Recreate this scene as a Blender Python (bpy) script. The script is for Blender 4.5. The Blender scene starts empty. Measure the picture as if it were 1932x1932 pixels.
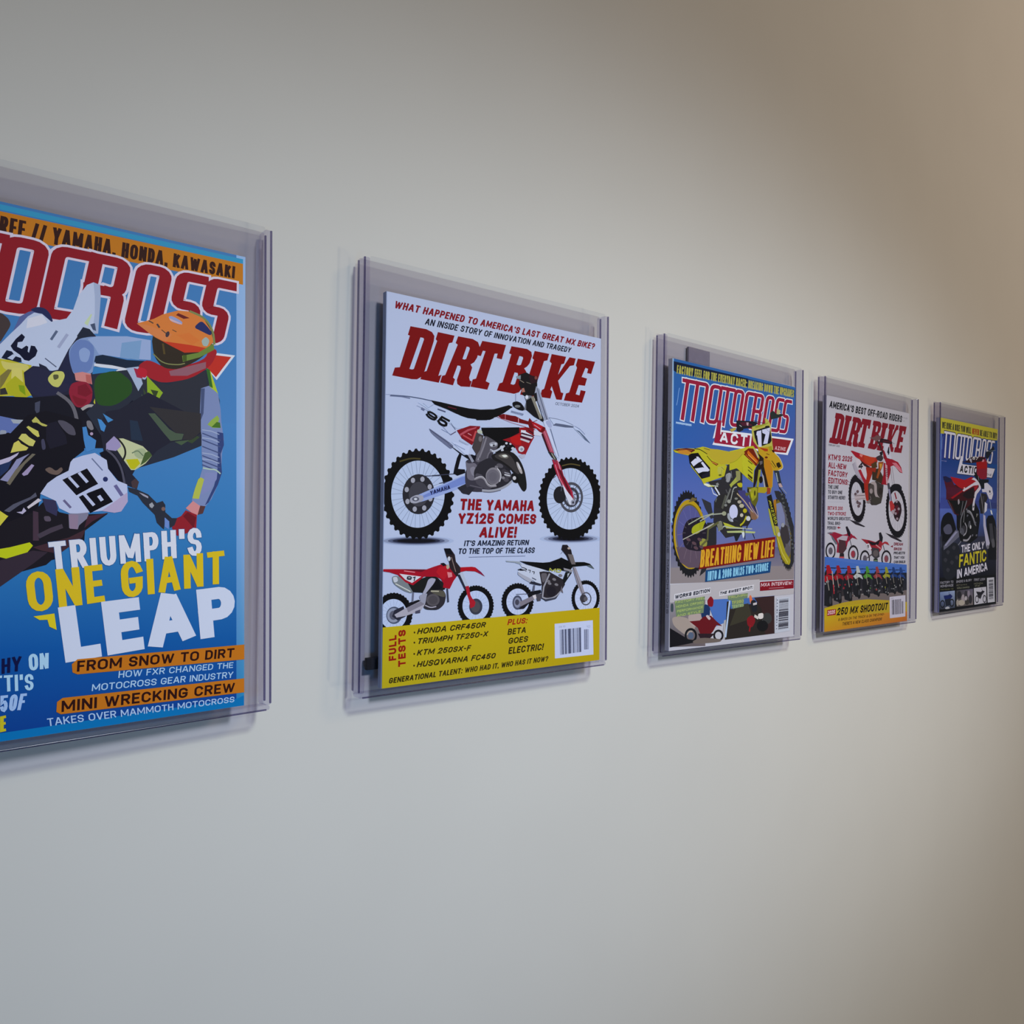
import bpy, math, random
from mathutils import Matrix, Vector

# ------------------------------------------------------------------ camera, light, exposure
scene = bpy.context.scene
COL = scene.collection
FPX, YAW, PITCH, ROLL, DIST = 1436.57, 0.671425, 0.0180, 0.014232, 0.451435
WALL_Y = DIST + 0.0145
cy_, sy_, cp_, sp_ = math.cos(YAW), math.sin(YAW), math.cos(PITCH), math.sin(PITCH)
fw = Vector((sy_ * cp_, cy_ * cp_, sp_))
rt0 = Vector((cy_, -sy_, 0))
up0 = rt0.cross(fw)
rt = rt0 * math.cos(ROLL) + up0 * math.sin(ROLL)
up = -rt0 * math.sin(ROLL) + up0 * math.cos(ROLL)
EYE_H = 1.30                                    # height of the lens above the floor
cam_d = bpy.data.cameras.new('camera')
cam_d.sensor_width = 36
cam_d.lens = 36 * FPX / 1932
cam_d.clip_start = 0.01
cam = bpy.data.objects.new('camera', cam_d)
COL.objects.link(cam)
m = Matrix((rt, up, -fw)).transposed().to_4x4()
m.translation = (0, 0, EYE_H)
cam.matrix_world = m
scene.camera = cam
scene.view_settings.view_transform = 'Standard'
scene.view_settings.look = 'None'
scene.view_settings.gamma = 1
scene.view_settings.use_curve_mapping = False
scene.view_settings.exposure = 0.0
scene.cycles.transparent_max_bounces = 40
# linear colours of the lights: room fill, low light, added wall spot, added low spot, warm lamp
LIGHTS = ((.055, .062, .058), (.28, .25, .225), (2.30, 2.50, 2.75), (.02, .16, .40), (.56, .42, .315))

w = bpy.data.worlds.new('room_light')
scene.world = w
w.use_nodes = True
WORLD_C, KEY_C, BEAM_C, POOL_C, WARM_C = LIGHTS
def split(c):
    m_ = max(max(c), 1e-9)
    return m_, [x / m_ for x in c]
w.node_tree.nodes['Background'].inputs[0].default_value = (*WORLD_C, 1)
w.node_tree.nodes['Background'].inputs[1].default_value = 1.0

def lamp(name, kind, loc, target, power, col, **kw):
    d = bpy.data.lights.new(name, kind)
    for k, v in kw.items():
        if k != 'stretch':
            setattr(d, k, v)
    e, c = split(col)
    d.energy = power * e
    d.color = c
    o = bpy.data.objects.new(name, d)
    COL.objects.link(o)
    o.location = loc
    o.rotation_euler = (Vector(target) - Vector(loc)).to_track_quat('-Z', 'Y').to_euler()
    o.scale = kw.get('stretch', (1, 1, 1))
    return o
# low light from the right, in front of the wall: throws the rims' shadows left and up
lamp('low_daylight', 'AREA', (2.5, -2.3, EYE_H - 1.25), (0.5, WALL_Y, EYE_H), 60, KEY_C, size=.16)
# unseen spot added behind the camera: a broad soft patch on the wall, brightest below eye level
lamp('added_wall_spot', 'SPOT', (0.45, -1.35, EYE_H + 1.34), (0.58, WALL_Y, EYE_H - .10), 60, BEAM_C, spot_size=math.radians(23), spot_blend=1.0, shadow_soft_size=.16, stretch=(2.4, 1, 1))
lamp('added_low_spot', 'SPOT', (-0.2, -1.8, EYE_H - 1.15), (0.12, WALL_Y, EYE_H - .26), 100, POOL_C, spot_size=math.radians(34), spot_blend=1.0, shadow_soft_size=.3, stretch=(1.1, 1, 1))  # second unseen spot, added to cool and brighten the lower left wall
# warm room light further along
lamp('warm_lamp', 'AREA', (1.95, -1.25, EYE_H + 1.36), (1.5, WALL_Y, EYE_H - .3), 30, WARM_C, size=.5)

# ------------------------------------------------------------------ materials
def lin(c):
    if isinstance(c, str):
        c = [int(c[i:i + 2], 16) / 255 for i in (0, 2, 4)]
    return [x / 12.92 if x <= 0.04045 else ((x + 0.055) / 1.055) ** 2.4 for x in c[:3]]

def new_mat(name):
    mt = bpy.data.materials.new(name)
    mt.use_nodes = True
    return mt, mt.node_tree, mt.node_tree.nodes['Principled BSDF']

def plain(name, col, rough=0.6, noise=0.0, scale=200, bump=0.0):
    mt, nt, b = new_mat(name)
    c = lin(col)
    b.inputs['Roughness'].default_value = rough
    tc = nt.nodes.new('ShaderNodeTexCoord')
    nz = nt.nodes.new('ShaderNodeTexNoise')
    nz.inputs['Scale'].default_value = scale
    nz.inputs['Detail'].default_value = 4
    nt.links.new(tc.outputs['Object'], nz.inputs['Vector'])
    rp = nt.nodes.new('ShaderNodeValToRGB')
    rp.color_ramp.elements[0].position = 0.3
    rp.color_ramp.elements[1].position = 0.7
    rp.color_ramp.elements[0].color = [x * (1 - noise) for x in c] + [1]
    rp.color_ramp.elements[1].color = [min(1, x * (1 + noise)) for x in c] + [1]
    nt.links.new(nz.outputs['Fac'], rp.inputs['Fac'])
    nt.links.new(rp.outputs['Color'], b.inputs['Base Color'])
    if bump:
        bp = nt.nodes.new('ShaderNodeBump')
        bp.inputs['Strength'].default_value = bump
        bp.inputs['Distance'].default_value = 0.0006
        nt.links.new(nz.outputs['Fac'], bp.inputs['Height'])
        nt.links.new(bp.outputs['Normal'], b.inputs['Normal'])
    return mt

def plastic(name, tint, rough=0.12, ior=1.45, gloss=1.0):
    """clear tinted PVC: light passes straight through, tinted, with a Fresnel sheen"""
    mt = bpy.data.materials.new(name)
    mt.use_nodes = True
    nt = mt.node_tree
    nt.nodes.clear()
    out = nt.nodes.new('ShaderNodeOutputMaterial')
    tr = nt.nodes.new('ShaderNodeBsdfTransparent')
    tr.inputs[0].default_value = (*tint, 1)
    gl = nt.nodes.new('ShaderNodeBsdfGlossy')
    gl.inputs['Roughness'].default_value = rough
    gl.inputs[0].default_value = (gloss, gloss, gloss, 1)
    fr = nt.nodes.new('ShaderNodeFresnel')
    fr.inputs['IOR'].default_value = ior
    mx = nt.nodes.new('ShaderNodeMixShader')
    ge = nt.nodes.new('ShaderNodeNewGeometry')       # sheen on the outer faces only: the rays do not bend inside
    inv = nt.nodes.new('ShaderNodeMath'); inv.operation = 'SUBTRACT'; inv.inputs[0].default_value = 1
    mul = nt.nodes.new('ShaderNodeMath'); mul.operation = 'MULTIPLY'
    nt.links.new(ge.outputs['Backfacing'], inv.inputs[1])
    nt.links.new(inv.outputs[0], mul.inputs[0])
    nt.links.new(fr.outputs[0], mul.inputs[1])
    nt.links.new(mul.outputs[0], mx.inputs[0])
    nt.links.new(tr.outputs[0], mx.inputs[1])
    nt.links.new(gl.outputs[0], mx.inputs[2])
    nt.links.new(mx.outputs[0], out.inputs[0])
    return mt

def print_mat():
    """ink on coated paper: each printed shape carries its own flat ink colour"""
    mt, nt, b = new_mat('printed_ink')
    a = nt.nodes.new('ShaderNodeAttribute')
    a.attribute_name = 'ink'
    nt.links.new(a.outputs['Color'], b.inputs['Base Color'])
    b.inputs['Roughness'].default_value = 0.55
    b.inputs['Specular IOR Level'].default_value = 0.12
    return mt

INK = print_mat()
WALL = plain('painted_wall', 'd2d0c8', 0.75, 0.012, 9, 0)
PAGES = plain('page_edges', 'bfc2cc', 0.8, 0.10, 900)
SHEET = plastic('clear_sheet', (0.90, 0.885, 0.915), 0.06)
FRONT = plastic('clear_front_sheet', (0.955, 0.96, 0.975), 0.06, 1.3, .8)
SIDE = plastic('violet_side_wall', (0.86, 0.85, 0.915), 0.2)
BEAD = plastic('violet_edge', (0.48, 0.46, 0.61), 0.25)
TAPE = plain('grey_tape', '8f8892', 0.7, 0.05)
BLACKPAD = plain('black_pad', '141218', 0.8, 0.05)

# ------------------------------------------------------------------ mesh helpers
def mesh_obj(name, verts, faces, mat, parent=None, smooth=False):
    me = bpy.data.meshes.new(name)
    me.from_pydata(verts, [], faces)
    me.materials.append(mat)
    if smooth:
        for p in me.polygons:
            p.use_smooth = True
    me.update()
    o = bpy.data.objects.new(name, me)
    COL.objects.link(o)
    if parent:
        o.parent = parent
    return o

def box(name, x0, x1, y0, y1, z0, z1, mat, parent=None, bev=0.0, seg=2):
    import bmesh
    bm = bmesh.new()
    bmesh.ops.create_cube(bm, size=1)
    for v in bm.verts:
        v.co = Vector(((x0 + x1) / 2 + v.co.x * (x1 - x0), (y0 + y1) / 2 + v.co.y * (y1 - y0), (z0 + z1) / 2 + v.co.z * (z1 - z0)))
    if bev:
        bmesh.ops.bevel(bm, geom=list(bm.edges), offset=bev, segments=seg, affect='EDGES', profile=0.5)
    me = bpy.data.meshes.new(name)
    bm.to_mesh(me)
    bm.free()
    me.materials.append(mat)
    o = bpy.data.objects.new(name, me)
    COL.objects.link(o)
    if parent:
        o.parent = parent
    return o

def plate(name, pts, y0, y1, mat, parent):
    """flat sheet with outline pts (x, z) and thickness y0..y1"""
    n = len(pts)
    v = [(x, y0, z) for x, z in pts] + [(x, y1, z) for x, z in pts]
    f = [list(range(n)), list(range(2 * n - 1, n - 1, -1))]
    f += [[i, i + n, (i + 1) % n + n, (i + 1) % n] for i in range(n)]
    return mesh_obj(name, v, f, mat, parent)

def rrect(x0, x1, z0, z1, r, n=5, corners=(1, 1, 1, 1)):
    """rounded rectangle, corners BL BR TR TL"""
    out = []
    for k, (cx, cz, a) in enumerate(((x0 + r, z0 + r, 180), (x1 - r, z0 + r, 270), (x1 - r, z1 - r, 0), (x0 + r, z1 - r, 90))):
        if corners[k]:
            for i in range(n + 1):
                t = math.radians(a + 90 * i / n)
                out.append((cx + r * math.cos(t), cz + r * math.sin(t)))
        else:
            out.append(((x0, z0), (x1, z0), (x1, z1), (x0, z1))[k])
    return out

# ------------------------------------------------------------------ the setting
WSL = -.006                                     # the wall is not quite square to the camera frame
W0, W1 = WALL_Y + WSL * (-2.35), WALL_Y + WSL * 4.65
wl = mesh_obj('wall_back', [(-2.0, W0, 0), (5.0, W1, 0), (5.0, W1, 2.7), (-2.0, W0, 2.7),
                            (-2.0, W0 + .1, 0), (5.0, W1 + .1, 0), (5.0, W1 + .1, 2.7), (-2.0, W0 + .1, 2.7)],
              [(0, 1, 2, 3), (7, 6, 5, 4), (0, 4, 5, 1), (1, 5, 6, 2), (2, 6, 7, 3), (3, 7, 4, 0)], WALL)
wl['kind'] = 'structure'

# ------------------------------------------------------------------ printing on the covers
MW, MH = 0.200, 0.267

def homog(src, dst):
    """3x3 homography taking 4 src points to 4 dst points"""
    A = []
    for (x, y), (u, v) in zip(src, dst):
        A.append([x, y, 1, 0, 0, 0, -u * x, -u * y, u])
        A.append([0, 0, 0, x, y, 1, -v * x, -v * y, v])
    n = 8
    for i in range(n):
        p = max(range(i, n), key=lambda r: abs(A[r][i]))
        A[i], A[p] = A[p], A[i]
        d = A[i][i]
        A[i] = [a / d for a in A[i]]
        for r in range(n):
            if r != i and A[r][i]:
                k = A[r][i]
                A[r] = [a - k * b for a, b in zip(A[r], A[i])]
    h = [A[i][8] for i in range(8)] + [1]
    return h

def clip_poly(pts, cols):
    """cut a polygon at the trimmed edges of the cover; cols are per-point colours"""
    for ax, lim, sg in ((0, 0, 1), (0, MW, -1), (1, 0, -1), (1, -MH, 1)):
        out, oc = [], []
        n = len(pts)
        if n < 3:
            return [], []
        for i in range(n):
            a, b = pts[i], pts[(i + 1) % n]
            ca, cb = cols[i], cols[(i + 1) % n]
            ia, ib = (a[ax] - lim) * sg >= 0, (b[ax] - lim) * sg >= 0
            if ia:
                out.append(a); oc.append(ca)
            if ia != ib:
                t = (lim - a[ax]) / (b[ax] - a[ax])
                out.append((a[0] + t * (b[0] - a[0]), a[1] + t * (b[1] - a[1])))
                oc.append([p + t * (q - p) for p, q in zip(ca, cb)])
        pts, cols = out, oc
    return pts, cols

def _arc(cx, cy, rx, ry, a0, a1, n=8):
    return [(cx + rx * math.cos(math.radians(a0 + (a1 - a0) * i / n)), cy + ry * math.sin(math.radians(a0 + (a1 - a0) * i / n))) for i in range(n + 1)]
_O = _arc(.5, .3, .5, .3, 180, 360, 8) + _arc(.5, .7, .5, .3, 0, 180, 8) + [(0, .3)]
_S = [(1, .24)] + _arc(.5, .24, .5, .24, -10, -180, 6) + _arc(.5, .28, .5, .22, 180, 90, 3) + _arc(.5, .72, .5, .22, -90, 0, 3) + _arc(.5, .76, .5, .24, 0, 170, 6)
FONT = {
 'A': [[(0, 1), (.44, 0)], [(1, 1), (.56, 0)], [(.2, .70), (.8, .70)]],
 'B': [[(0, 1), (0, 0)], [(0, 0), (.6, 0)] + _arc(.62, .24, .34, .24, -90, 90) + [(.1, .48)], [(.6, .48)] + _arc(.66, .74, .34, .26, -90, 90) + [(0, 1)]],
 'C': [_arc(.5, .3, .5, .3, -15, -180, 7) + _arc(.5, .7, .5, .3, 180, 15, 7)],
 'D': [[(0, 1), (0, 0)], [(0, 0), (.4, 0)] + _arc(.45, .35, .55, .35, -90, 0) + _arc(.45, .65, .55, .35, 0, 90) + [(0, 1)]],
 'E': [[(1, 0), (0, 0), (0, 1), (1, 1)], [(0, .49), (.86, .49)]],
 'F': [[(1, 0), (0, 0), (0, 1)], [(0, .5), (.86, .5)]],
 'G': [_arc(.5, .3, .5, .3, -15, -180, 7) + _arc(.5, .7, .5, .3, 180, 20, 7) + [(1, .55), (.55, .55)]],
 'H': [[(0, 0), (0, 1)], [(1, 0), (1, 1)], [(0, .49), (1, .49)]],
 'I': [[(.5, 0), (.5, 1)]],
 'J': [[(1, 0), (1, .7)] + _arc(.5, .7, .5, .3, 0, 170)],
 'K': [[(0, 0), (0, 1)], [(.95, 0), (.12, .6)], [(.35, .42), (1, 1)]],
 'L': [[(0, 0), (0, 1), (1, 1)]],
 'M': [[(0, 1), (0, 0)], [(1, 0), (1, 1)], [(.04, 0), (.47, .8)], [(.96, 0), (.53, .8)]],
 'N': [[(0, 1), (0, 0)], [(1, 1), (1, 0)], [(.05, 0), (.95, 1)]],
 'O': [_O],
 'P': [[(0, 1), (0, 0)], [(0, 0), (.6, 0)] + _arc(.62, .28, .38, .28, -90, 90) + [(0, .56)]],
 'Q': [_O, [(.6, .75), (1, 1)]],
 'R': [[(0, 1), (0, 0)], [(0, 0), (.6, 0)] + _arc(.62, .26, .38, .26, -90, 90) + [(0, .52)], [(.55, .55), (1, 1)]],
 'S': [_S],
 'T': [[(0, 0), (1, 0)], [(.5, 0), (.5, 1)]],
 'U': [[(0, 0), (0, .7)] + _arc(.5, .7, .5, .3, 180, 0, 8) + [(1, 0)]],
 'V': [[(0, 0), (.45, 1)], [(1, 0), (.55, 1)]],
 'W': [[(0, 0), (.23, 1)], [(.47, .1), (.28, 1)], [(.53, .1), (.72, 1)], [(1, 0), (.77, 1)]],
 'X': [[(0, 0), (1, 1)], [(1, 0), (0, 1)]],
 'Y': [[(0, 0), (.46, .55)], [(1, 0), (.54, .55)], [(.5, .55), (.5, 1)]],
 'Z': [[(0, 0), (1, 0)], [(.92, 0), (.08, 1)], [(0, 1), (1, 1)]],
 '0': [_O], '1': [[(0, .2), (.8, 0), (.8, 1)]],
 '2': [_arc(.5, .28, .5, .28, 190, 380, 7) + [(0, 1), (1, 1)]],
 '3': [_arc(.5, .25, .45, .25, 190, 450, 7) + [(.4, .5)], [(.5, .5)] + _arc(.5, .75, .5, .25, -90, 170, 7)],
 '4': [[(.72, 1), (.72, 0)], [(.64, 0), (0, .68)], [(0, .72), (1, .72)]],
 '5': [[(.95, 0), (.1, 0), (.05, .45)] + _arc(.5, .68, .5, .32, -110, 160, 7)],
 '6': [_arc(.5, .3, .5, .3, -20, -180, 6) + [(0, .7)], _arc(.5, .7, .5, .3, 180, -180, 10)],
 '7': [[(0, 0), (1, 0)], [(.95, 0), (.35, 1)]],
 '8': [_arc(.5, .24, .45, .24, 90, 450, 10), _arc(.5, .74, .5, .26, -90, 270, 10)],
 '9': [_arc(.5, .3, .5, .3, 0, 360, 10), [(1, .3), (1, .7)] + _arc(.5, .7, .5, .3, 0, 160, 6)],
 "'": [[(.5, 0), (.5, .22)]], '-': [[(.1, .55), (.9, .55)]], '.': [[(.5, .98), (.5, 1)]], ',': [[(.6, .95), (.4, 1.1)]],
 ':': [[(.5, .3), (.5, .32)], [(.5, .98), (.5, 1)]], '!': [[(.5, 0), (.5, .62)], [(.5, .97), (.5, 1)]],
 '?': [_arc(.5, .26, .5, .26, 190, 400, 6) + [(.5, .68)], [(.5, .97), (.5, 1)]], '/': [[(1, 0), (0, 1)]],
 '&': [[(1, 1), (.15, .25), (.4, 0), (.65, .22), (0, .65), (.25, 1), (.6, 1), (1, .6)]], '<': [[(.9, .2), (0, .5), (.9, .8)]],
}
FONT_W = {'M': .86, 'W': .98, 'I': .2, "'": .18, '.': .2, ',': .2, ':': .2, '!': .22, ' ': .26, '1': .36, '-': .38, 'A': .72, 'V': .7, 'Y': .68, 'O': .7, 'Q': .7,
          'G': .68, 'C': .66, 'E': .54, 'F': .52, 'L': .5, 'J': .5, 'T': .62, '/': .5, 'N': .68, 'X': .68, 'K': .66}

class Art:
    """draws the print of one cover. Points are read off the photograph and carried by the cover's
    own plane homography into flat paper coordinates (metres from the cover's top left corner)"""
    STEP = 0.0000008
    def __init__(self, cover, corners, white, paper=(.8, .8, .8), gam=1.15):
        self.cover = cover
        if corners:
            self.h = homog(corners, [(0, 0), (MW, 0), (MW, -MH), (0, -MH)])
        wl_ = lin(white)
        self.white, self.paper, self.gam = wl_, paper, gam
        self.layer = 0
        self.groups = {}
        self.ox = self.oy = 0; self.s = 1
        self.cur = None
    def c(self, ox, oy, s):
        self.ox, self.oy, self.s = ox, oy, s
    def g(self, name):
        self.cur = self.groups.setdefault(name, [[], [], []])
    def pt(self, x, y):
        x = self.ox + x / self.s; y = self.oy + y / self.s
        h = self.h
        d = h[6] * x + h[7] * y + h[8]
        return ((h[0] * x + h[1] * y + h[2]) / d, (h[3] * x + h[4] * y + h[5]) / d)
    def pts(self, a):
        return [self.pt(a[i], a[i + 1]) for i in range(0, len(a), 2)]
    def px(self, x, y):
        a, b = self.pt(x, y - 1), self.pt(x, y + 1)
        return math.hypot(a[0] - b[0], a[1] - b[1]) / 2
    def ink(self, c):
        return [min(0.95, p * (a / w_) ** self.gam) for a, w_, p in zip(lin(c), self.white, self.paper)]
    def face(self, pts, cols):
        pts, cols = clip_poly(pts, cols)
        if len(pts) < 3:
            return
        V, F, C = self.cur
        n = len(V)
        y = -0.00001 - self.layer * self.STEP
        V += [(p[0], y, p[1]) for p in pts]
        F.append(list(range(n, n + len(pts))))
        C += cols
    def up(self):
        self.layer += 1
    def P(self, a, c, local=False):
        """polygon"""
        p = a if local else self.pts(a)
        self.up()
        self.face(p, [self.ink(c)] * len(p))
    def S(self, a, c, it=2):
        """smooth closed shape"""
        p = self.pts(a)
        for _ in range(it):
            q = []
            for i in range(len(p)):
                u, v = p[i], p[(i + 1) % len(p)]
                q.append((u[0] * .8 + v[0] * .2, u[1] * .8 + v[1] * .2))
                q.append((u[0] * .2 + v[0] * .8, u[1] * .2 + v[1] * .8))
            p = q
        self.up()
        self.face(p, [self.ink(c)] * len(p))
    def G(self, a, cs, n=1):
        """four-cornered gradient TL TR BR BL"""
        q = self.pts(a)
        cs = [self.ink(c) for c in cs]
        self.up()
        def bl(f, u, v):
            return [(1 - v) * ((1 - u) * f[0][k] + u * f[1][k]) + v * ((1 - u) * f[3][k] + u * f[2][k]) for k in range(len(f[0]))]
        for i in range(n):
            for j in range(n):
                uv = [(i / n, j / n), ((i + 1) / n, j / n), ((i + 1) / n, (j + 1) / n), (i / n, (j + 1) / n)]
                self.face([tuple(bl(q, *t)) for t in uv], [bl(cs, *t) for t in uv])
    def stroke(self, p, w, c, closed=False, cap=False):
        """thick line through local points, w in metres, same pen everywhere"""
        self.up()
        p = list(p)
        if closed:
            p.append(p[0])
        elif not cap:                            # butt ends: strip() adds half a pen at each end
            for e_, f_ in ((0, 1), (-1, -2)):
                l = math.hypot(p[f_][0] - p[e_][0], p[f_][1] - p[e_][1])
                if l > w:
                    p[e_] = (p[e_][0] + (p[f_][0] - p[e_][0]) * w / 2 / l, p[e_][1] + (p[f_][1] - p[e_][1]) * w / 2 / l)
        self.strip(p, w / 2, self.ink(c), 1)
    def L(self, a, w, c, closed=False, cap=False):
        self.stroke(self.pts(a), w * self.px(a[0], a[1]), c, closed, cap)
    def Q(self, a, w, c):
        """smoothed open line"""
        p = self.pts(a)
        for _ in range(2):
            q = [p[0]]
            for i in range(len(p) - 1):
                u, v = p[i], p[i + 1]
                q.append((u[0] * .75 + v[0] * .25, u[1] * .75 + v[1] * .25))
                q.append((u[0] * .25 + v[0] * .75, u[1] * .25 + v[1] * .75))
            p = q + [p[-1]]
        self.stroke(p, w * self.px(a[0], a[1]), c)
    def ell(self, cx, cy, rx, ry, rot=0, n=28, k=None):
        r = math.radians(rot)
        out = []
        for i in range(n):
            t = 2 * math.pi * i / n
            f = k(i, n) if k else 1
            x, y = rx * f * math.cos(t), ry * f * math.sin(t)
            out += [cx + x * math.cos(r) - y * math.sin(r), cy + x * math.sin(r) + y * math.cos(r)]
        return out
    def E(self, cx, cy, rx, ry, c, rot=0, n=28):
        self.P(self.ell(cx, cy, rx, ry, rot, n), c)
    def ring(self, cx, cy, rx, ry, f, c, rot=0, n=40, outer=None):
        """ring between radius 1 and f"""
        o = self.pts(self.ell(cx, cy, rx, ry, rot, n, outer))
        i_ = self.pts(self.ell(cx, cy, rx * f, ry * f, rot, n))
        self.up()
        ic = self.ink(c)
        for k in range(n):
            j = (k + 1) % n
            self.face([o[k], o[j], i_[j], i_[k]], [ic] * 4)
    def wheel(self, cx, cy, rx, ry, f=.74, rot=0, tire='07070d', knobs=30, kd=.05, spokes=0, spc='7a86a6', hub=.16, hubc='3a3a46', disc=0, discc='4a4c58', rim=None, fill=None):
        if fill:
            self.E(cx, cy, rx * f, ry * f, fill, rot, 36)
        r = math.radians(rot)
        def at(t, q):
            x, y = rx * q * math.cos(t), ry * q * math.sin(t)
            return [cx + x * math.cos(r) - y * math.sin(r), cy + x * math.sin(r) + y * math.cos(r)]
        for i in range(spokes):
            t = 2 * math.pi * i / spokes
            s = .35 if i % 2 else -.35
            self.L(at(t + s, hub) + at(t, f), ry * .012, spc)
        if disc:
            self.ring(cx, cy, rx * disc, ry * disc, .78, discc, rot)
            self.ring(cx, cy, rx * disc * .66, ry * disc * .66, .72, discc, rot)
            for i in range(6):
                t = i * math.pi / 3
                self.L(at(t, hub * .5) + at(t + .3, disc * .8), ry * .03, discc)
        self.E(cx, cy, rx * hub, ry * hub, hubc, rot, 16)
        if rim:
            self.ring(cx, cy, rx * (f + .02), ry * (f + .02), .93, rim, rot, 44)
        n = knobs * 4
        prof = (1.0, 1.0, 1 - kd, 1 - kd)
        self.ring(cx, cy, rx, ry, f / 1.0, tire, rot, n, lambda i, n_: prof[i % 4])
    def strip(self, p, h, ic, ax=1.15):
        """mitred thick line, square ended; ax widens the upright strokes"""
        q = [(x / ax, z) for x, z in p]
        p = q[:1]
        for v in q[1:]:
            if math.hypot(v[0] - p[-1][0], v[1] - p[-1][1]) > 1e-7:
                p.append(v)
        if len(p) < 2:
            return
        n = len(p)
        d = []
        for i in range(n - 1):
            x, z = p[i + 1][0] - p[i][0], p[i + 1][1] - p[i][1]
            l = math.hypot(x, z) or 1e-9
            d.append((x / l, z / l))
        closed = n > 2 and math.hypot(p[0][0] - p[-1][0], p[0][1] - p[-1][1]) < 1e-7
        if not closed:
            e = 1 if n > 2 or min(abs(d[0][0]), abs(d[0][1])) < .3 else .55
            p = [(p[0][0] - d[0][0] * h * e, p[0][1] - d[0][1] * h * e)] + p[1:-1] + [(p[-1][0] + d[-1][0] * h * e, p[-1][1] + d[-1][1] * h * e)]
        off = []
        for i in range(n):
            a = d[i - 1] if i else (d[-1] if closed else d[0])
            b = d[i] if i < n - 1 else (d[0] if closed else d[-1])
            mx, mz = -(a[1] + b[1]), a[0] + b[0]
            l = math.hypot(mx, mz)
            if l < 1e-6:
                mx, mz, l = -b[1], b[0], 1
            mx, mz = mx / l, mz / l
            k = h / max(.42, mx * -b[1] + mz * b[0])
            off.append((mx * k, mz * k))
        for i in range(n - 1):
            a, b, oa, ob = p[i], p[i + 1], off[i], off[i + 1]
            self.layer += .2 * (i % 3)
            self.face([((a[0] + oa[0]) * ax, a[1] + oa[1]), ((b[0] + ob[0]) * ax, b[1] + ob[1]), ((b[0] - ob[0]) * ax, b[1] - ob[1]), ((a[0] - oa[0]) * ax, a[1] - oa[1])], [ic] * 4)
            self.layer -= .2 * (i % 3)
    def T(self, s, q, c, b=.18, gap=.12, out=None, serif=0, asp=None):
        """block lettering: every stroke has the same pen; the line of text fills the quad TL TR BR BL.
        b is the pen as a fraction of the cap height, gap the letter gap"""
        q = self.pts(q)
        H = (math.hypot(q[0][0] - q[3][0], q[0][1] - q[3][1]) + math.hypot(q[1][0] - q[2][0], q[1][1] - q[2][1])) / 2
        H = min(H, abs(q[0][1] - q[3][1]) + abs(q[0][0] - q[3][0]) * .3) if abs(q[0][1] - q[3][1]) > abs(q[0][0] - q[3][0]) else H
        Wd = (math.hypot(q[0][0] - q[1][0], q[0][1] - q[1][1]) + math.hypot(q[3][0] - q[2][0], q[3][1] - q[2][1])) / 2
        pen = b * H
        thin = "I'.,:!"
        wide = sum(FONT_W.get(ch, .62) for ch in s if ch not in thin)
        nthin = sum(1 for ch in s if ch in thin)
        k = max(.05, (Wd - nthin * pen * 1.15) / (H * (wide + gap * (len(s) - 1))))
        pen = min(pen, .29 * k * H)
        k = max(.05, (Wd - nthin * pen * 1.15) / (H * (wide + gap * (len(s) - 1))))
        def mp(u, v):
            return tuple((1 - v) * ((1 - u) * q[0][k_] + u * q[1][k_]) + v * ((1 - u) * q[3][k_] + u * q[2][k_]) for k_ in (0, 1))
        runs = []
        x = 0
        iv = pen / H / 2                         # inset of the centre lines, down and across
        for ch in s:
            cw = pen * 1.15 if ch in thin else k * H * FONT_W.get(ch, .62)
            iu = min(pen * .575, cw * .5)
            for r, ln in enumerate(FONT.get(ch, [])):
                runs.append((r, [mp((x + iu + (cw - 2 * iu) * a) / Wd, iv + (1 - 2 * iv) * d) for a, d in ln], .9 if ch in 'MW' else 1))
            x += cw + k * gap * H
        if out:
            ic = self.ink(out[0])
            for r, p, f in runs:
                self.up(); self.strip(list(p), pen / 2 + out[1] * H, ic)
        ic = self.ink(c)
        for lv in range(4):
            if lv == 0 or any(r == lv for r, p, f in runs):
                self.up()
                for r, p, f in runs:
                    if r == lv:
                        self.strip(list(p), pen / 2 * f, ic)
    def bars(self, q, n, c, seed=1, horiz=False):
        """bar code bars inside the quad TL TR BR BL"""
        q = self.pts(q)
        rnd = random.Random(seed)
        self.up()
        t = 0
        ic = self.ink(c)
        def bl(u, v):
            if horiz:
                u, v = v, u
            return tuple((1 - v) * ((1 - u) * q[0][k] + u * q[1][k]) + v * ((1 - u) * q[3][k] + u * q[2][k]) for k in (0, 1))
        for i in range(n):
            w_ = rnd.choice((.35, .35, .7, .9)) / n
            u = i / n
            self.face([bl(u, 0), bl(u + w_, 0), bl(u + w_, 1), bl(u, 1)], [ic] * 4)
    def finish(self):
        for name, (V, F, C) in self.groups.items():
            if not F:
                continue
            V = [(x - MW / 2, y, z + MH / 2) for x, y, z in V]
            o = mesh_obj(name, V, F, INK, self.cover)
            at = o.data.color_attributes.new('ink', 'FLOAT_COLOR', 'POINT')
            flat = []
            for c in C:
                flat += [c[0], c[1], c[2], 1]
            at.data.foreach_set('color', flat)

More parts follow.
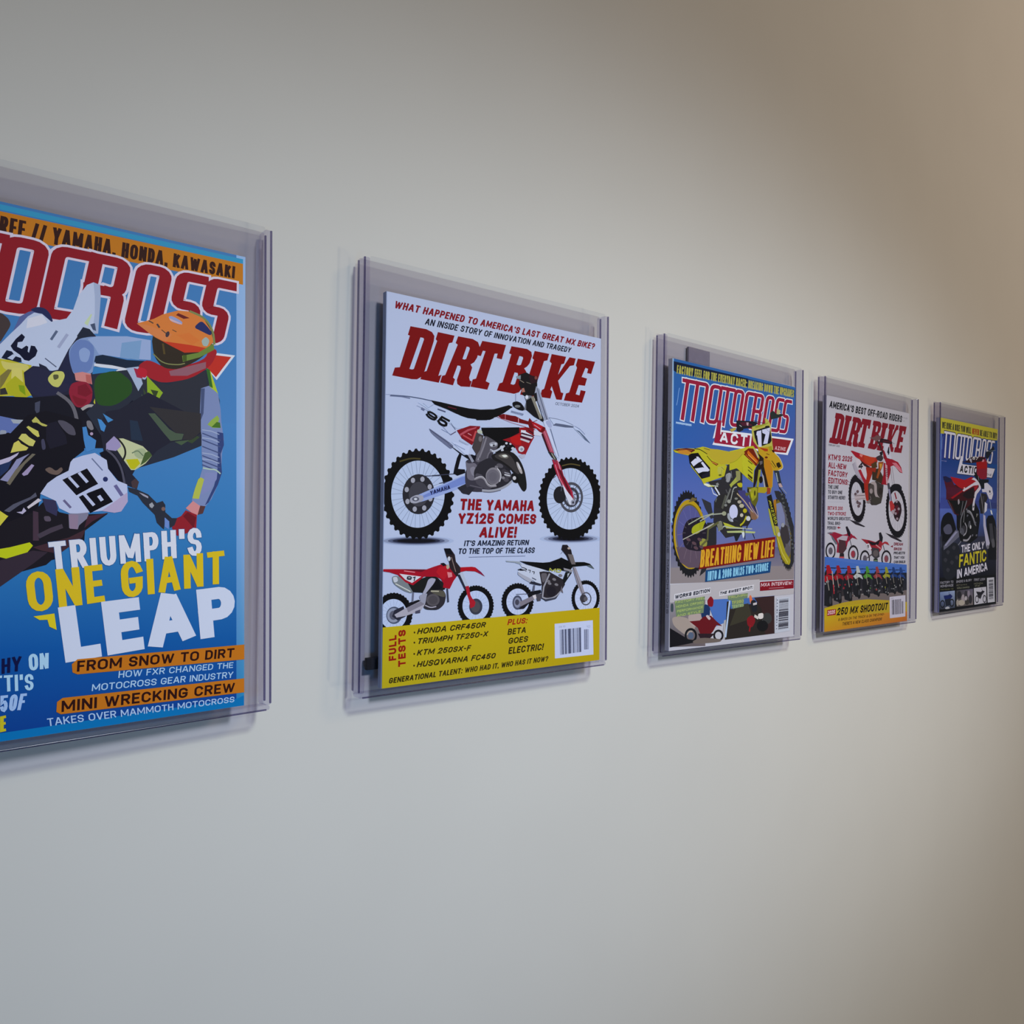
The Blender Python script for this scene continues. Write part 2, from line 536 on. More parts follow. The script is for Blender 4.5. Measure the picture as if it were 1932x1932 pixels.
# masthead letters drawn with a constant pen: centre lines in a unit cell
def _c(cx, cy, a0, a1):
    return _arc(cx, cy, .32, .10, a0, a1, 4)
PEN = {
 'M': [[(-.06, 0), (.9, 0)] + _arc(.9, .06, .1, .06, -90, 0, 3) + [(1, 1)], [(.1, 0), (.1, 1)], [(.55, 0), (.55, 1)]],
 'O': [_c(.32, .10, 180, 270) + _c(.68, .10, 270, 360) + _c(.68, .90, 0, 90) + _c(.32, .90, 90, 180) + [(0, .10)]],
 'T': [[(-.1, 0), (1.05, 0)], [(.45, 0), (.45, 1.5)]],
 'C': [[(1, 0)] + _c(.32, .10, 270, 180) + _c(.32, .90, 180, 90) + [(1, 1)]],
 'R': [[(0, 1), (0, 0)], [(0, 0)] + _c(.68, .10, 270, 360) + _c(.68, .40, 0, 90) + [(0, .50)], [(.68, .5)] + _c(.68, .60, 270, 360) + [(1, 1)]],
 'S': [[(1.05, 0)] + _c(.32, .10, 270, 180) + _c(.32, .40, 180, 90) + _c(.68, .60, 270, 360) + _c(.68, .90, 0, 90) + [(-.05, 1)]],
}
MOTO = [('M', .012, .195), ('O', .235, .315), ('T', .335, .425), ('O', .447, .515), ('C', .552, .610), ('R', .637, .705), ('O', .75, .81), ('S', .852, .905), ('S', .935, .985)]
def pen_word(A, cells, quad, pen, col, outline=None, u0=0., u1=1., drop=1.5, ax=1.3):
    q = A.pts(quad)
    w_ = pen * A.px(quad[0], quad[1])
    def mp(u, v):
        u = (u - u0) / (u1 - u0)
        return tuple((1 - v) * ((1 - u) * q[0][k] + u * q[1][k]) + v * ((1 - u) * q[3][k] + u * q[2][k]) for k in (0, 1))
    runs = []
    for ch, a, b in cells:
        for ln in PEN[ch]:
            runs.append([mp(a + (b - a) * x, y if y <= 1 else drop) for x, y in ln])
    if outline:
        for r in runs:
            A.up(); A.strip(list(r), w_ * outline[1] / 2, A.ink(outline[0]), 1 + (ax - 1) / outline[1])
    for r in runs:
        A.up(); A.strip(list(r), w_ / 2, A.ink(col), ax)

def spine_text(A, text, z0, z1, col):
    """small lettering down the spine (turned a quarter), on the spine's own outer face"""
    t = Art(A.spine, None, 'd0d0d8')
    t.pts = lambda a: a if isinstance(a[0], tuple) else [(a[i], a[i + 1]) for i in range(0, len(a), 2)]
    t.g('spine_lettering')
    t.T(text, [.002, -.0012, .002 + z0 - z1, -.0012, .002 + z0 - z1, -.0036, .002, -.0036], col, .16)
    V, F, C = t.groups['spine_lettering']
    V = [(-MW / 2 - .00036 + y, -z, z0 + .002 - x) for x, y, z in V]
    o = mesh_obj('spine_lettering', V, F, INK, A.spine)
    at = o.data.color_attributes.new('ink', 'FLOAT_COLOR', 'POINT')
    at.data.foreach_set('color', [k for c in C for k in (c[0], c[1], c[2], 1)])
# ------------------------------------------------------------------ holders and magazines
# centre x, centre z, roll, yaw, lean of each magazine; holder offset x, z; holder half width; holder depth
UNITS = [
    (.05682, .02443, .00908, .0180, .0230, .0022, .0078, .1133, .0082),
    (.35041, .02368, 0.0, -.0185, .0080, -.0061, .0079, .1123, .0082),
    (.64424, .02099, -.01041, -.01224, .00606, -.0021, .0086, .1130, .0078),
    (.91047, .01896, -.00203, -.00906, -.00486, .0054, .0092, .1140, .0068),
    (1.20581, .02396, .00755, -.00895, -.00913, .0076, .0092, .1135, .0068),
]
HOLDER_LABEL = [
    'clear rigid holder at the left edge, around the blue cover with the airborne rider',
    'clear rigid holder around the white cover with the number 95 motorcycle and yellow bottom band',
    'clear rigid holder around the blue cover with the yellow number 17 motorcycle',
    'clear rigid holder around the white cover with the orange motorcycle and row of bikes',
    'smallest clear rigid holder at the right, around the dark blue cover with the red motorcycle',
]
MAG_LABEL = [
    'blue motocross magazine with a tilted airborne rider in orange helmet, cut by left edge',
    'white dirt bike magazine with large number 95 motorcycle above a yellow band',
    'blue motocross magazine with a yellow number 17 motorcycle and red masthead',
    'white dirt bike magazine with an orange motorcycle and a row of bikes below',
    'dark blue motocross magazine with white masthead and red motorcycle, farthest right',
]

def unit_matrix(u):
    x, z, ro, ps, th = u[:5]
    a = Vector((math.cos(ro) * math.cos(ps), math.cos(ro) * math.sin(ps) + math.sin(ro) * math.sin(th), math.sin(ro))).normalized()
    b = Vector((-math.sin(ro) * math.cos(ps), -math.sin(ro) * math.sin(ps) + math.cos(ro) * math.sin(th), math.cos(ro)))
    b = (b - a * a.dot(b)).normalized()
    n = b.cross(a)
    mt = Matrix((a, n, b)).transposed().to_4x4()
    mt.translation = (x, DIST, z + EYE_H)
    return mt

def make_holder(i, u):
    ox, oz, hw, dp = u[5:9]
    e = bpy.data.objects.new('magazine_holder', None)
    COL.objects.link(e)
    e.empty_display_size = .02
    e.matrix_world = unit_matrix(u)
    e['label'] = HOLDER_LABEL[i]; e['category'] = 'holder'; e['group'] = 'clear magazine holders in a row on the wall'
    x0, x1, z0, z1 = ox - hw, ox + hw, oz - .1458, oz + .1458
    yf, yb = -.0030, dp                     # outer faces, front and back
    plate('front_sheet', rrect(x0 + .0046, x1 - .0046, z0 + .003, z1, .001), yf, yf + .0008, FRONT, e)
    plate('back_sheet', rrect(x0 + .0012, x1 - .0012, z0 + .0012, z1 + .0006, .001), yb - .0009, yb, SHEET, e)
    # moulded side channels: a rounded C section, thick beads at its two corners
    for sx, xa in ((1, x0), (-1, x1)):
        ch = box('side_channel', min(xa, xa + sx * .0046), max(xa, xa + sx * .0046), yf, yb - .0009, z0 + .003, z1 - .0010, SIDE, e, .0012, 3)
        for yy in (yf + .0005, yb - .0016):
            box('edge_bead', min(xa, xa + sx * .0012), max(xa, xa + sx * .0012), yy - .0006, yy + .0008, z0 + .004, z1 - .0012, BEAD, ch, .0004, 2)
    br = box('bottom_channel', x0 + .0008, x1 - .0008, yf, yb - .0009, z0, z0 + .0030, SIDE, e, .0012, 3)
    box('edge_bead', x0 + .003, x1 - .003, yf - .00005, yf + .0008, z0 - .00005, z0 + .0010, BEAD, br, .0003, 2)
    # adhesive mounts between the back sheet and the wall
    gap = .0145 - .006 * (u[0] - .35) - dp
    mats = (TAPE, BLACKPAD, TAPE, TAPE, TAPE)
    spots = {0: [(-.06, .09), (.05, .09)], 1: [(-.098, -.118), (.05, .09)], 2: [(-.052, .124), (.06, -.06)], 3: [(-.05, .08), (.05, -.06)], 4: [(-.05, .08), (.05, -.06)]}[i]
    for sx, sz in spots:
        small = (i == 1 and sz < 0)
        wx, hz = (.009, .004) if small else (.016, .027)
        box('adhesive_strip', sx - wx, sx + wx, dp, dp + gap * .55, sz - hz, sz + hz, mats[i], e, .0003, 1)
    return e

def make_magazine(i, u):
    e = bpy.data.objects.new('magazine', None)
    COL.objects.link(e)
    e.empty_display_size = .02
    e.matrix_world = unit_matrix(u)
    e['label'] = MAG_LABEL[i]; e['category'] = 'magazine'; e['group'] = 'magazines displayed in a row on the wall'
    hx, hz, t = MW / 2, MH / 2, .0048
    cover = box('front_cover', -hx, hx, 0, .0003, -hz, hz, PAPER[i], e)
    box('page_block', -hx + .0006, hx - .0004, .00032, t - .00032, -hz + .0003, hz - .0003, PAGES, e)
    box('back_cover', -hx, hx, t - .0003, t, -hz, hz, PAPER[i], e)
    sp = box('spine', -hx - .00035, -hx - .00002, .0001, t - .0001, -hz, hz, SPINE[i], e)
    return e, cover, sp

PAPER = [plain('cover_stock_blue', '9fb2c8', .6), plain('cover_stock_white', 'ced7ee', .6), plain('cover_stock_grey', 'd5d5da', .6),
         plain('cover_stock_bright', 'cdc8ce', .6), plain('cover_stock_night', 'b8bac8', .6)]
SPINE = [plain('spine_blue', '3070b0', .6), plain('spine_pale_blue', 'a8b6d6', .6), plain('spine_grey', 'c8c6d4', .6),
         plain('spine_white', 'c8c2cc', .6), plain('spine_pale', 'c9cada', .6)]
# corners of each cover as read off the photograph (TL TR BR BL)
CORNERS = [
    None,
    [(724.8, 549.8), (1131.7, 640.5), (1134.2, 1246.6), (724.2, 1300.4)],
    [(1268.6, 676.9), (1501, 731), (1496.5, 1200), (1262.5, 1227)],
    [(1559, 745.7), (1716.5, 780), (1710.7, 1171), (1554.8, 1191.7)],
    [(1773.4, 787.6), (1882.7, 808.5), (1879, 1140.4), (1769.7, 1155.5)],
]
# coated paper of each issue as it reads through the blue-tinted sheet, and the depth of its inks
PAPERS = [((.78, .82, .95), 1.0), ((.62, .685, .86), 1.12), ((.80, .80, .82), 1.1), ((.61, .575, .615), 1.1), ((.78, .76, .80), 1.12)]
WHITES = ['a9b9e0', 'abb7d8', 'bdbdd0', 'aeabb8', 'b4b2c2']
def project(p):
    """photo position of a world point (used once, for the cover the frame cuts off)"""
    v = p - Vector((0, 0, EYE_H))
    z = v.dot(fw)
    return (966 + FPX * v.dot(rt) / z, 966 - FPX * v.dot(up) / z)
ARTS = []
for i, u in enumerate(UNITS):
    make_holder(i, u)
    e, cover, sp = make_magazine(i, u)
    co = CORNERS[i]
    if co is None:
        mt = unit_matrix(u)
        co = [project(mt @ Vector(q)) for q in ((-MW / 2, 0, MH / 2), (MW / 2, 0, MH / 2), (MW / 2, 0, -MH / 2), (-MW / 2, 0, -MH / 2))]
    A = Art(cover, co, WHITES[i], PAPERS[i][0], PAPERS[i][1])
    A.spine = sp
    ARTS.append(A)
# ------------------------------------------------------------------ first cover: airborne rider
A = ARTS[0]
A.c(0, 0, 1)
A.g('cover_picture')
A.G([-560,150,475,480,480,1345,-560,1560], ['2e6cb4','3a74ba','04489a','003a86'], 1)
A.G([-560,150,475,470,475,800,-560,780], ['2c66ac','3870b4','3d74b8','3a70b4'], 3)
A.G([-560,780,475,800,475,1010,-560,1100], ['3a70b4','3d76ba','2a6cb0','2068b0'], 3)
A.G([-560,1100,475,1010,475,1200,-560,1260], ['2068b0','2a6cb0','0a4f9c','04489a'], 3)
A.G([-560,1260,475,1200,475,1345,-560,1520], ['04489a','0a4f9c','04328a','002c7c'], 3)
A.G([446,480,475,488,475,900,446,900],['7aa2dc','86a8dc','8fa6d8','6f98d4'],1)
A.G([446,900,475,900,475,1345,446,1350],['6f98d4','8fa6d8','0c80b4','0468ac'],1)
A.c(0,280,3.45)
A.P([-1900,-110,0,362,1582,722,1582,752,0,398,-1900,-70],'2c86bc')
A.c(0,840,3.22)
A.P([-1500,2010,0,1750,1440,1540,1500,1510,1500,1592,0,1830,-1500,2080],'0064ac')
# banner
A.g('banner')
A.c(0,280,3.45)
A.P([-1900,-55,0,408,1582,752,1582,888,0,566,-1900,125],'a86c16')
A.T('FREE // YAMAHA, HONDA, KAWASAKI', [-52,424,1532,770,1526,846,-66,548], '2a1008', .17)
# masthead
A.g('masthead')
Q1=[96,590,1512,880,1432,1250,-32,1028]
A.c(0,280,3.45)
pen_word(A, MOTO, [70,598,1500,895,1418,1245,-25,1020], 66, '7a1020', ('b8badc',1.5), u0=.447, u1=.985, ax=1.25)
A.P([1395,1330,1530,1348,1410,1508,1360,1450],'d2d4ea'); A.P([1395,1345,1505,1358,1405,1490,1350,1430],'a42a22')
# ---- rider and motorcycle
A.g('rider_picture')
A.c(0,560,8.05)
A.S([-300,240,0,230,130,330,170,430,60,600,0,700,-300,800],'3a3236')
A.P([-200,760,0,700,180,560,300,300,430,230,620,180,800,360,700,420,500,500,0,950,-200,1000],'4c5a96')
A.S([440,200,560,150,680,170,760,250,810,380,760,380,640,270],'1c2352')
# white front mudguard and plate
A.P([-100,790,0,720,160,560,310,420,420,300,520,240,640,260,780,380,860,360,1010,330,1110,200,1180,0,1320,-180,1420,-220,1520,-180,1530,0,1500,300,1490,540,1440,560,1180,600,1000,900,880,1110,860,1140,600,1080,480,1060,240,960,0,960,-100,1000],'a4b6de')
A.P([1420,-220,1520,-180,1530,0,1490,560,1400,560,1440,250,1440,0],'8fa2cc'); A.P([1280,400,1380,260,1400,270,1330,440],'a8c0a8'); A.P([1370,420,1440,400,1460,520,1410,500],'3c4a6c')
A.P([420,330,640,270,720,390,620,430,400,480],'b8c2ec')
A.P([160,745,240,640,330,560,380,610,340,680,270,690,260,760,330,790,400,740,430,760,420,830,440,850,470,740,530,750,570,820,540,900,440,975,370,960,300,880,200,810],'080c2a')
A.P([20,930,100,810,180,830,230,900,320,930,330,990,200,1000,120,960],'0c1430'); A.P([110,930,200,870,240,900,190,960],'a4b6de')
A.L([770,660,870,510],34,'4c5c80'); A.L([880,780,1030,560],40,'8a98c2'); A.L([680,930,860,1070],16,'4a5474')
A.P([590,1010,700,1060,760,1130,700,1140,600,1060],'1c2038')
# bike body, yellow and black
A.P([-400,950,0,940,140,960,330,1010,480,1040,460,1200,500,1500,0,1510,-400,1500],'a6a62e')
A.S([0,960,120,1000,330,1010,450,1050,400,1180,340,1100,200,1140,60,1100],'b4b46a'); A.P([180,1080,330,1080,350,1300,300,1360,170,1240],'b8b86a')
A.P([0,1200,120,1100,180,1110,60,1320,0,1400],'6e6a3c'); A.P([90,1330,230,1200,350,1300,460,1500,330,1560,110,1470],'9aa020'); A.P([0,1400,80,1380,120,1480,0,1490],'2c2c30'); A.P([280,1340,370,1350,390,1500,300,1430],'6c8c10')
A.P([360,1150,500,1050,600,1060,760,1130,880,1110,1040,800,1180,600,1420,560,1480,620,1440,760,1480,900,1932,1000,1932,1932,900,1932,700,1900,0,1900,-400,1700,-400,1480,0,1510,300,1560,500,1530,380,1340],'1e1f38')
A.P([-400,1500,0,1510,500,1530,1100,1480,1300,1700,1932,1650,2100,2300,-400,2300],'11111f')
A.S([360,1200,500,1060,700,1110,900,1180,1100,1180,1080,1400,900,1480,560,1520,400,1400],'202240')
A.P([900,1110,1050,800,1080,1100,1120,1250,1060,1360,960,1280],'1c2040')
A.S([730,1220,820,1130,960,1130,990,1210,900,1380,800,1360,730,1280],'acb468'); A.S([800,1180,890,1180,890,1240,820,1270],'4c5038')
A.P([1170,590,1260,460,1360,490,1430,570,1300,640,1180,640],'1a2236')
# arm over, jersey sleeve
A.S([1180,640,1400,600,1700,620,2240,650,2280,960,1700,900,1480,880,1420,1150,1300,1190,1120,1190,1060,1000,1040,800],'6f8ac0')
A.P([1330,640,1460,600,1932,600,2290,660,2290,960,1932,940,1500,870,1420,740],'849cd0'); A.P([1850,700,2150,660,2110,960,1820,920],'6a90c4')
A.S([1060,800,1180,650,1330,660,1440,760,1400,1100,1250,1190,1110,1160,1060,1000],'5a74b4'); A.S([1190,820,1280,760,1380,830,1330,1000,1220,980],'7a94cc')
A.P([1450,900,1560,880,1932,960,2290,980,2200,1180,1932,1080,1700,1040,1430,990],'14223a'); A.P([1430,1010,1700,1040,1932,1090,1932,1200,1750,1120,1430,1050],'c8c8e0'); A.P([1420,1060,1800,1100,1700,1160,1400,1180],'2e70b4')
A.P([1130,1160,1250,1140,1380,1170,1400,1330,1260,1290,1150,1270],'b47a80'); A.P([1300,1180,1380,1190,1390,1330,1310,1290],'a05a5c')
A.S([1040,1440,1080,1320,1200,1280,1340,1300,1410,1420,1390,1600,1260,1680,1160,1680,1080,1580],'7c1c34'); A.P([1180,1360,1300,1320,1400,1460,1300,1520,1180,1480],'6a1428'); A.S([1080,1480,1200,1540,1340,1560,1260,1660,1160,1650],'6c1628')
A.S([1400,1240,1560,1150,1860,1140,2060,1300,2060,1560,1760,1680,1500,1660,1430,1500],'1f3c20')
A.P([1430,1300,1490,1260,1560,1290,1720,1440,1690,1500,1540,1600,1440,1640,1420,1600,1460,1480],'a8b030'); A.P([1430,1300,1490,1260,1570,1320,1580,1460,1480,1500],'b0bc90')
A.P([1580,1620,1870,1530,1900,1600,1760,1670,1580,1680],'52602a')
A.Q([890,1470,1040,1570,1130,1700,1180,1932],50,'5a5c6c'); A.Q([1260,1700,1340,1650,1440,1660,1480,1720],44,'8e929c')
A.P([1570,1760,1740,1870,1650,1920,1580,1860],'3c7cc0'); A.P([530,1610,610,1580,600,1740,560,1780,530,1720],'3c425c')
A.c(0,280,3.45)
# torso
A.P([600,1470,840,1440,930,1400,1340,1440,1380,1500,1430,1640,1432,1800,1400,1932,1320,1932,1130,2010,900,2080,700,1932,560,1720,620,1660],'22283a')
A.S([610,1480,760,1440,860,1520,860,1600,740,1680,620,1670],'22461e')
A.P([820,1430,900,1420,960,1480,900,1580,860,1500],'90a4cc'); A.P([870,1430,910,1440,930,1500,890,1490],'8c2444')
A.P([920,1500,1100,1540,1340,1450,1350,1640,1300,1880,1160,1900,980,1700],'262a38'); A.P([930,1560,1060,1760,1300,1880,1250,1920,1100,1860,960,1740],'30402e')
A.P([955,1480,1060,1590,1010,1670,960,1620],'7a9c28'); A.P([980,1570,1030,1580,1010,1630],'2c3c24'); A.P([860,1640,950,1700,980,1932,860,1932,740,1760],'0c0e22')
A.P([920,1600,960,1640,1100,1840,1230,1900,1180,1932,1040,1860,940,1720],'3c5040')
A.S([890,1420,960,1370,1100,1440,1330,1380,1370,1290,1420,1320,1370,1420,1240,1500,1060,1530,960,1490],'8a1c28'); A.P([1100,1450,1340,1390,1340,1430,1220,1480,1110,1480],'7c5468'); A.S([900,1420,960,1440,950,1500,890,1470],'a01c30')
# helmet
A.S([985,1210,1000,1350,1060,1430,1160,1440,1290,1380,1380,1300,1390,1180,1300,1080,1160,1060],'2a2620')
A.P([1010,1240,1180,1310,1200,1390,1100,1410,1030,1360],'2a241e'); A.L([1060,1270,1070,1340],12,'4a4024'); A.Q([1000,1340,1060,1400,1160,1410,1200,1400],7,'707850')
A.P([890,1140,1000,1110,1060,1080,1160,1055,1240,1062,1320,1100,1370,1180,1390,1260,1340,1310,1200,1320,1130,1290,1010,1230],'c07038')
A.P([1010,1230,1060,1255,1240,1280,1340,1300,1330,1325,1200,1330,1120,1290],'a83420'); A.P([890,1140,960,1150,1120,1210,1080,1260,980,1210],'b87448'); A.P([1150,1215,1230,1200,1300,1250,1250,1280],'cc6a34')
A.S([1260,1165,1310,1120,1350,1160,1380,1200,1370,1220,1310,1190],'202860'); A.P([1145,1085,1160,1072,1235,1105,1195,1110],'581c20'); A.S([1095,1095,1120,1090,1190,1130,1180,1150,1110,1125],'8090c8'); A.P([1100,1105,1180,1140,1185,1148,1110,1122],'b8a0b0')
A.L([965,1120,1000,1140],8,'4a3c34'); A.L([1020,1140,1040,1170],12,'3c343c'); A.L([1050,1180,1100,1220],6,'4a3c30'); A.E(1090,1210,12,20,'38303c',20); A.L([1120,1180,1150,1195],6,'604430')
A.Q([1240,1062,1330,1100,1385,1180,1395,1270],14,'6a7a50'); A.S([1310,1250,1340,1225,1365,1250,1350,1290,1320,1285],'8aa0a8'); A.P([1185,1350,1290,1330,1390,1270,1395,1310,1300,1360,1190,1390],'5c7838'); A.P([1190,1345,1215,1345,1215,1385,1190,1385],'3c5020')
# right arm down
A.P([1345,1440,1370,1450,1420,1600,1415,1660,1380,1640],'96b030'); A.P([1340,1430,1365,1440,1385,1560,1365,1550],'2c5c28')
A.c(200,780,8.05)
A.P([1440,-380,1560,-420,1700,-300,1740,-60,1750,130,1790,400,1760,620,1750,900,1700,1080,1600,1300,1520,1400,1480,1440,1300,1330,1330,1200,1420,980,1470,820,1450,600,1450,330,1420,150],'6a7cb0')
A.P([1690,280,1780,300,1790,480,1740,620,1760,900,1700,1080,1560,1350,1500,1400,1640,1100,1690,900,1700,560],'2c3c74'); A.P([1440,-380,1500,-380,1480,0,1420,150,1440,-100],'3c4a74')
for y in (300,400,500,640,720,780): A.L([1460,y,1560,y+40,1740,y+110],18,'3a4878')
for y in (250,370,600,690): A.L([1460,y,1600,y+20,1720,y+70],12,'8ea0c8')
A.P([1540,170,1600,100,1690,30,1720,80,1700,140,1740,220,1620,220],'7c9c48'); A.P([1600,210,1680,130,1730,140,1740,220],'3c6424')
A.Q([1480,830,1580,850,1660,850,1730,910],20,'98b4b0'); A.P([1400,1000,1440,970,1490,1000,1440,1180,1410,1300,1310,1290,1350,1140],'9aa84c')
A.P([1500,900,1690,900,1680,1000,1560,1180,1440,1240,1490,1000],'6f7cb4')
A.P([1210,1440,1320,1330,1420,1400,1460,1440,1440,1500,1370,1560],'b47c88'); A.P([1430,1400,1510,1410,1470,1520,1390,1540],'4c3034')
A.P([1050,1600,1140,1560,1210,1470,1380,1540,1370,1740,1300,1800,1080,1860,1000,1740],'7c1a28'); A.P([1170,1560,1240,1500,1370,1580,1330,1740,1260,1660],'5c1220')
# bars
A.P([330,1120,460,1150,640,1230,770,1360,860,1330,900,1390,900,1500,1000,1590,1080,1590,1040,1700,970,1740,960,1640,900,1580,880,1760,850,1740,770,1660,740,1540,560,1360,480,1250,350,1190],'232838'); A.P([500,1200,560,1220,640,1260,640,1290,560,1250],'8c90ac'); A.P([655,1380,700,1350,730,1400,700,1440,665,1420],'8890a4'); A.E(870,1450,30,30,'6a5454'); A.P([890,1580,960,1640,950,1760,890,1720],'5c7cc4')
# knee guard, belly of jersey
A.P([0,-30,200,-60,640,-320,1440,100,1440,300,1300,400,1100,420,980,440,880,500,780,560,700,650,620,740,520,800,440,860,400,930,500,1040,470,1150,330,1100,0,800,-100,200],'1c1e30')
A.P([660,-100,1440,0,1440,280,1300,400,1160,400,1180,300,1060,300,860,100],'2b2b32'); A.P([640,0,740,0,960,240,1060,300,1180,310,1150,400,980,420,860,280],'3f5046'); A.P([360,100,480,120,560,420,380,400],'1e2c44')
A.P([190,380,260,380,560,500,640,580,620,680,700,640,600,760,440,860,380,860,290,740,170,560],'a8b498'); A.P([300,700,480,690,520,760,430,850,370,840],'a4a816'); A.S([420,560,560,520,620,580,580,690,500,690,430,640],'8ea088'); A.P([590,600,650,570,700,640,600,740,520,790],'3c5430'); A.Q([400,600,480,560,520,600,560,640],16,'5c7060')
A.P([0,460,120,345,200,420,230,500,150,570,0,550],'8884b8'); A.Q([170,370,280,500,300,620,250,720],26,'1c1e20')
A.P([0,560,120,600,230,760,290,930,280,1060,200,1040,0,800,-100,600],'0a0a1a'); A.Q([20,560,140,660,240,840,280,1060],30,'44465c'); A.P([380,1040,440,990,500,1040,470,1140,400,1130],'3c3038')
# lower bike
A.c(0,780,8.05)
A.P([-400,60,0,40,380,120,200,320,120,290,0,340,-400,400],'5468ac'); A.P([160,90,380,100,350,160,200,150],'8e9cb4'); A.S([0,250,100,260,90,320,0,340],'8490ac')
A.P([-400,340,0,320,160,300,420,30,700,-40,1240,100,1280,560,1100,700,1050,860,620,1200,500,1932,900,2200,-400,2500],'0e0c18')
A.P([1250,210,1310,200,1340,330,1460,410,1440,540,1310,590,1270,400],'3c78c0'); A.P([1480,80,1540,100,1610,190,1580,280,1530,250],'3c7cc4'); A.P([1560,0,1720,100,1640,140],'3c7cc0')
A.S([860,100,980,110,1120,200,1160,340,1040,320,940,220],'46465a'); A.S([1310,110,1380,110,1430,240,1380,260,1320,200],'6a6c7c'); A.E(1390,310,24,24,'9a8cb4'); A.S([620,400,670,380,700,540,640,560],'3a3c58')
A.P([700,160,860,120,1000,340,1020,460,760,540,700,400],'171628')
A.P([480,110,540,50,580,90,620,140,720,180,700,200,640,190,560,140,500,140],'a4a85c')
A.P([400,210,430,190,580,270,600,350,570,360,500,310],'b0b460'); A.P([280,380,330,310,390,310,440,360,540,420,500,500,440,490,360,440],'b0b468'); A.P([160,600,210,450,280,410,320,460,430,520,400,560,250,580],'b4b45c')
A.P([-300,720,0,710,150,660,290,590,260,640,130,740,0,780,-300,790],'a4a4cc'); A.P([0,1010,160,840,250,700,450,610,360,690,240,860,120,1040],'7a80b0'); A.P([100,1060,240,850,490,610,540,620,380,770,240,960,150,1090],'605e58'); A.P([330,920,480,770,520,790,420,930,360,950],'8c86b4'); A.P([0,780,180,720,120,860,0,960],'1c2c58')
A.P([60,1480,200,1380,460,1270,540,1200,560,1260,300,1390,140,1500],'484c64'); A.P([410,1420,580,1290,630,1320,430,1450],'b4b4cc'); A.P([250,1500,330,1490,360,1430,400,1480,340,1530],'a0a0c8'); A.P([-300,1480,0,1480,120,1560,0,1700,-300,1800],'b4b440')
A.S([670,850,760,810,850,880,930,810,960,860,880,940,760,920],'5c5050')
A.P([-400,1900,0,1700,500,1500,700,1300,900,1500,1080,1540,1640,1520,1290,1780,1280,1932,1000,2040,700,2300,-400,2600],'15121c'); A.P([500,1480,580,1500,590,1932,500,1932],'3c2e40'); A.P([1040,1530,1340,1480,1340,1580,1200,1700,1180,1760,1050,1740],'6f7292'); A.P([1040,1530,1190,1540,1180,1760,1060,1750],'7c7090')
A.S([660,1560,760,1560,780,1640,680,1640],'4c465c'); A.P([560,1840,760,1740,940,1680,960,1740,760,1820,600,1900],'3c3648'); A.P([1330,1560,1640,1510,1400,1640,1280,1740],'3c2030')
A.P([640,1290,840,1320,880,1440,860,1560,700,1480],'2c2c50')
A.P([610,1220,720,1060,860,960,1040,870,1070,740,1110,690,1260,640,1440,600,1620,710,1640,840,1780,1020,1930,1080,1940,1340,1840,1490,1740,1510,1540,1480,1380,1500,1180,1520,1060,1520,900,1440,850,1330,720,1270],'a2b0dc'); A.P([1540,1480,1700,1370,1930,1200,1940,1340,1840,1490,1740,1510],'9a94c0')
A.P([945,1010,1320,835,1490,1070,1380,1125,1160,1245],'060410'); A.L([1040,960,1195,1130],40,'a2b0dc'); A.L([1190,890,1335,1055],44,'a2b0dc')
A.P([1195,1270,1260,1235,1300,1230,1340,1205,1550,1125,1715,1340,1370,1515],'060410'); A.L([1270,1215,1435,1405],44,'a2b0dc'); A.L([1490,1240,1560,1335],50,'a2b0dc')
A.E(1600,1000,38,38,'202a60'); A.L([1390,680,1560,870],18,'5c6a94'); A.L([1740,1080,1860,1260],50,'585a90'); A.L([960,1310,1080,1440],34,'5a5a88')
A.c(0,840,3.22)
A.P([-600,560,0,680,40,690,150,670,200,610,180,590,60,620,0,630,-600,500],'a4b414'); A.P([-600,740,0,700,200,640,290,650,200,720,0,860,-600,1100],'2c2434'); A.P([200,620,420,560,520,510,500,560,360,660,250,640],'382430')
A.P([0,410,50,430,0,490],'b4b440')
# ---- lettering
A.g('headline')
A.T("TRIUMPH'S",[292,590,1222,498,1226,668,312,770],'b9c4ea',.165,.13,('1c4c8c',.012))
A.T("ONE GIANT",[148,775,1362,640,1362,836,178,1020],'baa61c',.16,.14)
A.P([203,1040,330,1022,344,1122,300,1102,288,1060,240,1062],'c4b01c')
A.T("LEAP",[350,985,1418,850,1440,1140,398,1322],'aebde6',.24,.08)
A.P([470,1300,1490,1210,1490,1300,470,1392,440,1380,436,1330],'a46414')
A.T("FROM SNOW TO DIRT",[470,1310,1425,1232,1420,1288,466,1376],'240804',.19)
A.T("HOW FXR CHANGED THE",[722,1372,1418,1318,1414,1352,718,1414],'8fb4ec',.15)
A.T("MOTOCROSS GEAR INDUSTRY",[560,1452,1418,1374,1414,1412,556,1494],'8fb4ec',.15)
A.P([380,1535,1490,1415,1490,1500,370,1634,342,1620,346,1560],'a46414')
A.T("MINI WRECKING CREW",[374,1552,1428,1440,1424,1498,372,1622],'240804',.19)
A.T("TAKES OVER MAMMOTH MOTOCROSS",[284,1660,1424,1526,1422,1560,290,1708],'8fb0ec',.15)
A.T("HY",[10,1298,132,1278,126,1368,10,1390],'04083c',.15); A.T("ON",[170,1268,296,1262,294,1354,178,1372],'8fb8ec',.17)
A.T("TTI'S",[-44,1402,202,1388,204,1488,-40,1500],'8fb8ec',.15); A.T("50F",[-2,1522,166,1506,140,1606,0,1622],'86a8e0',.16); A.T("E",[0,1648,36,1640,36,1736,0,1744],'a8a41c',.2)
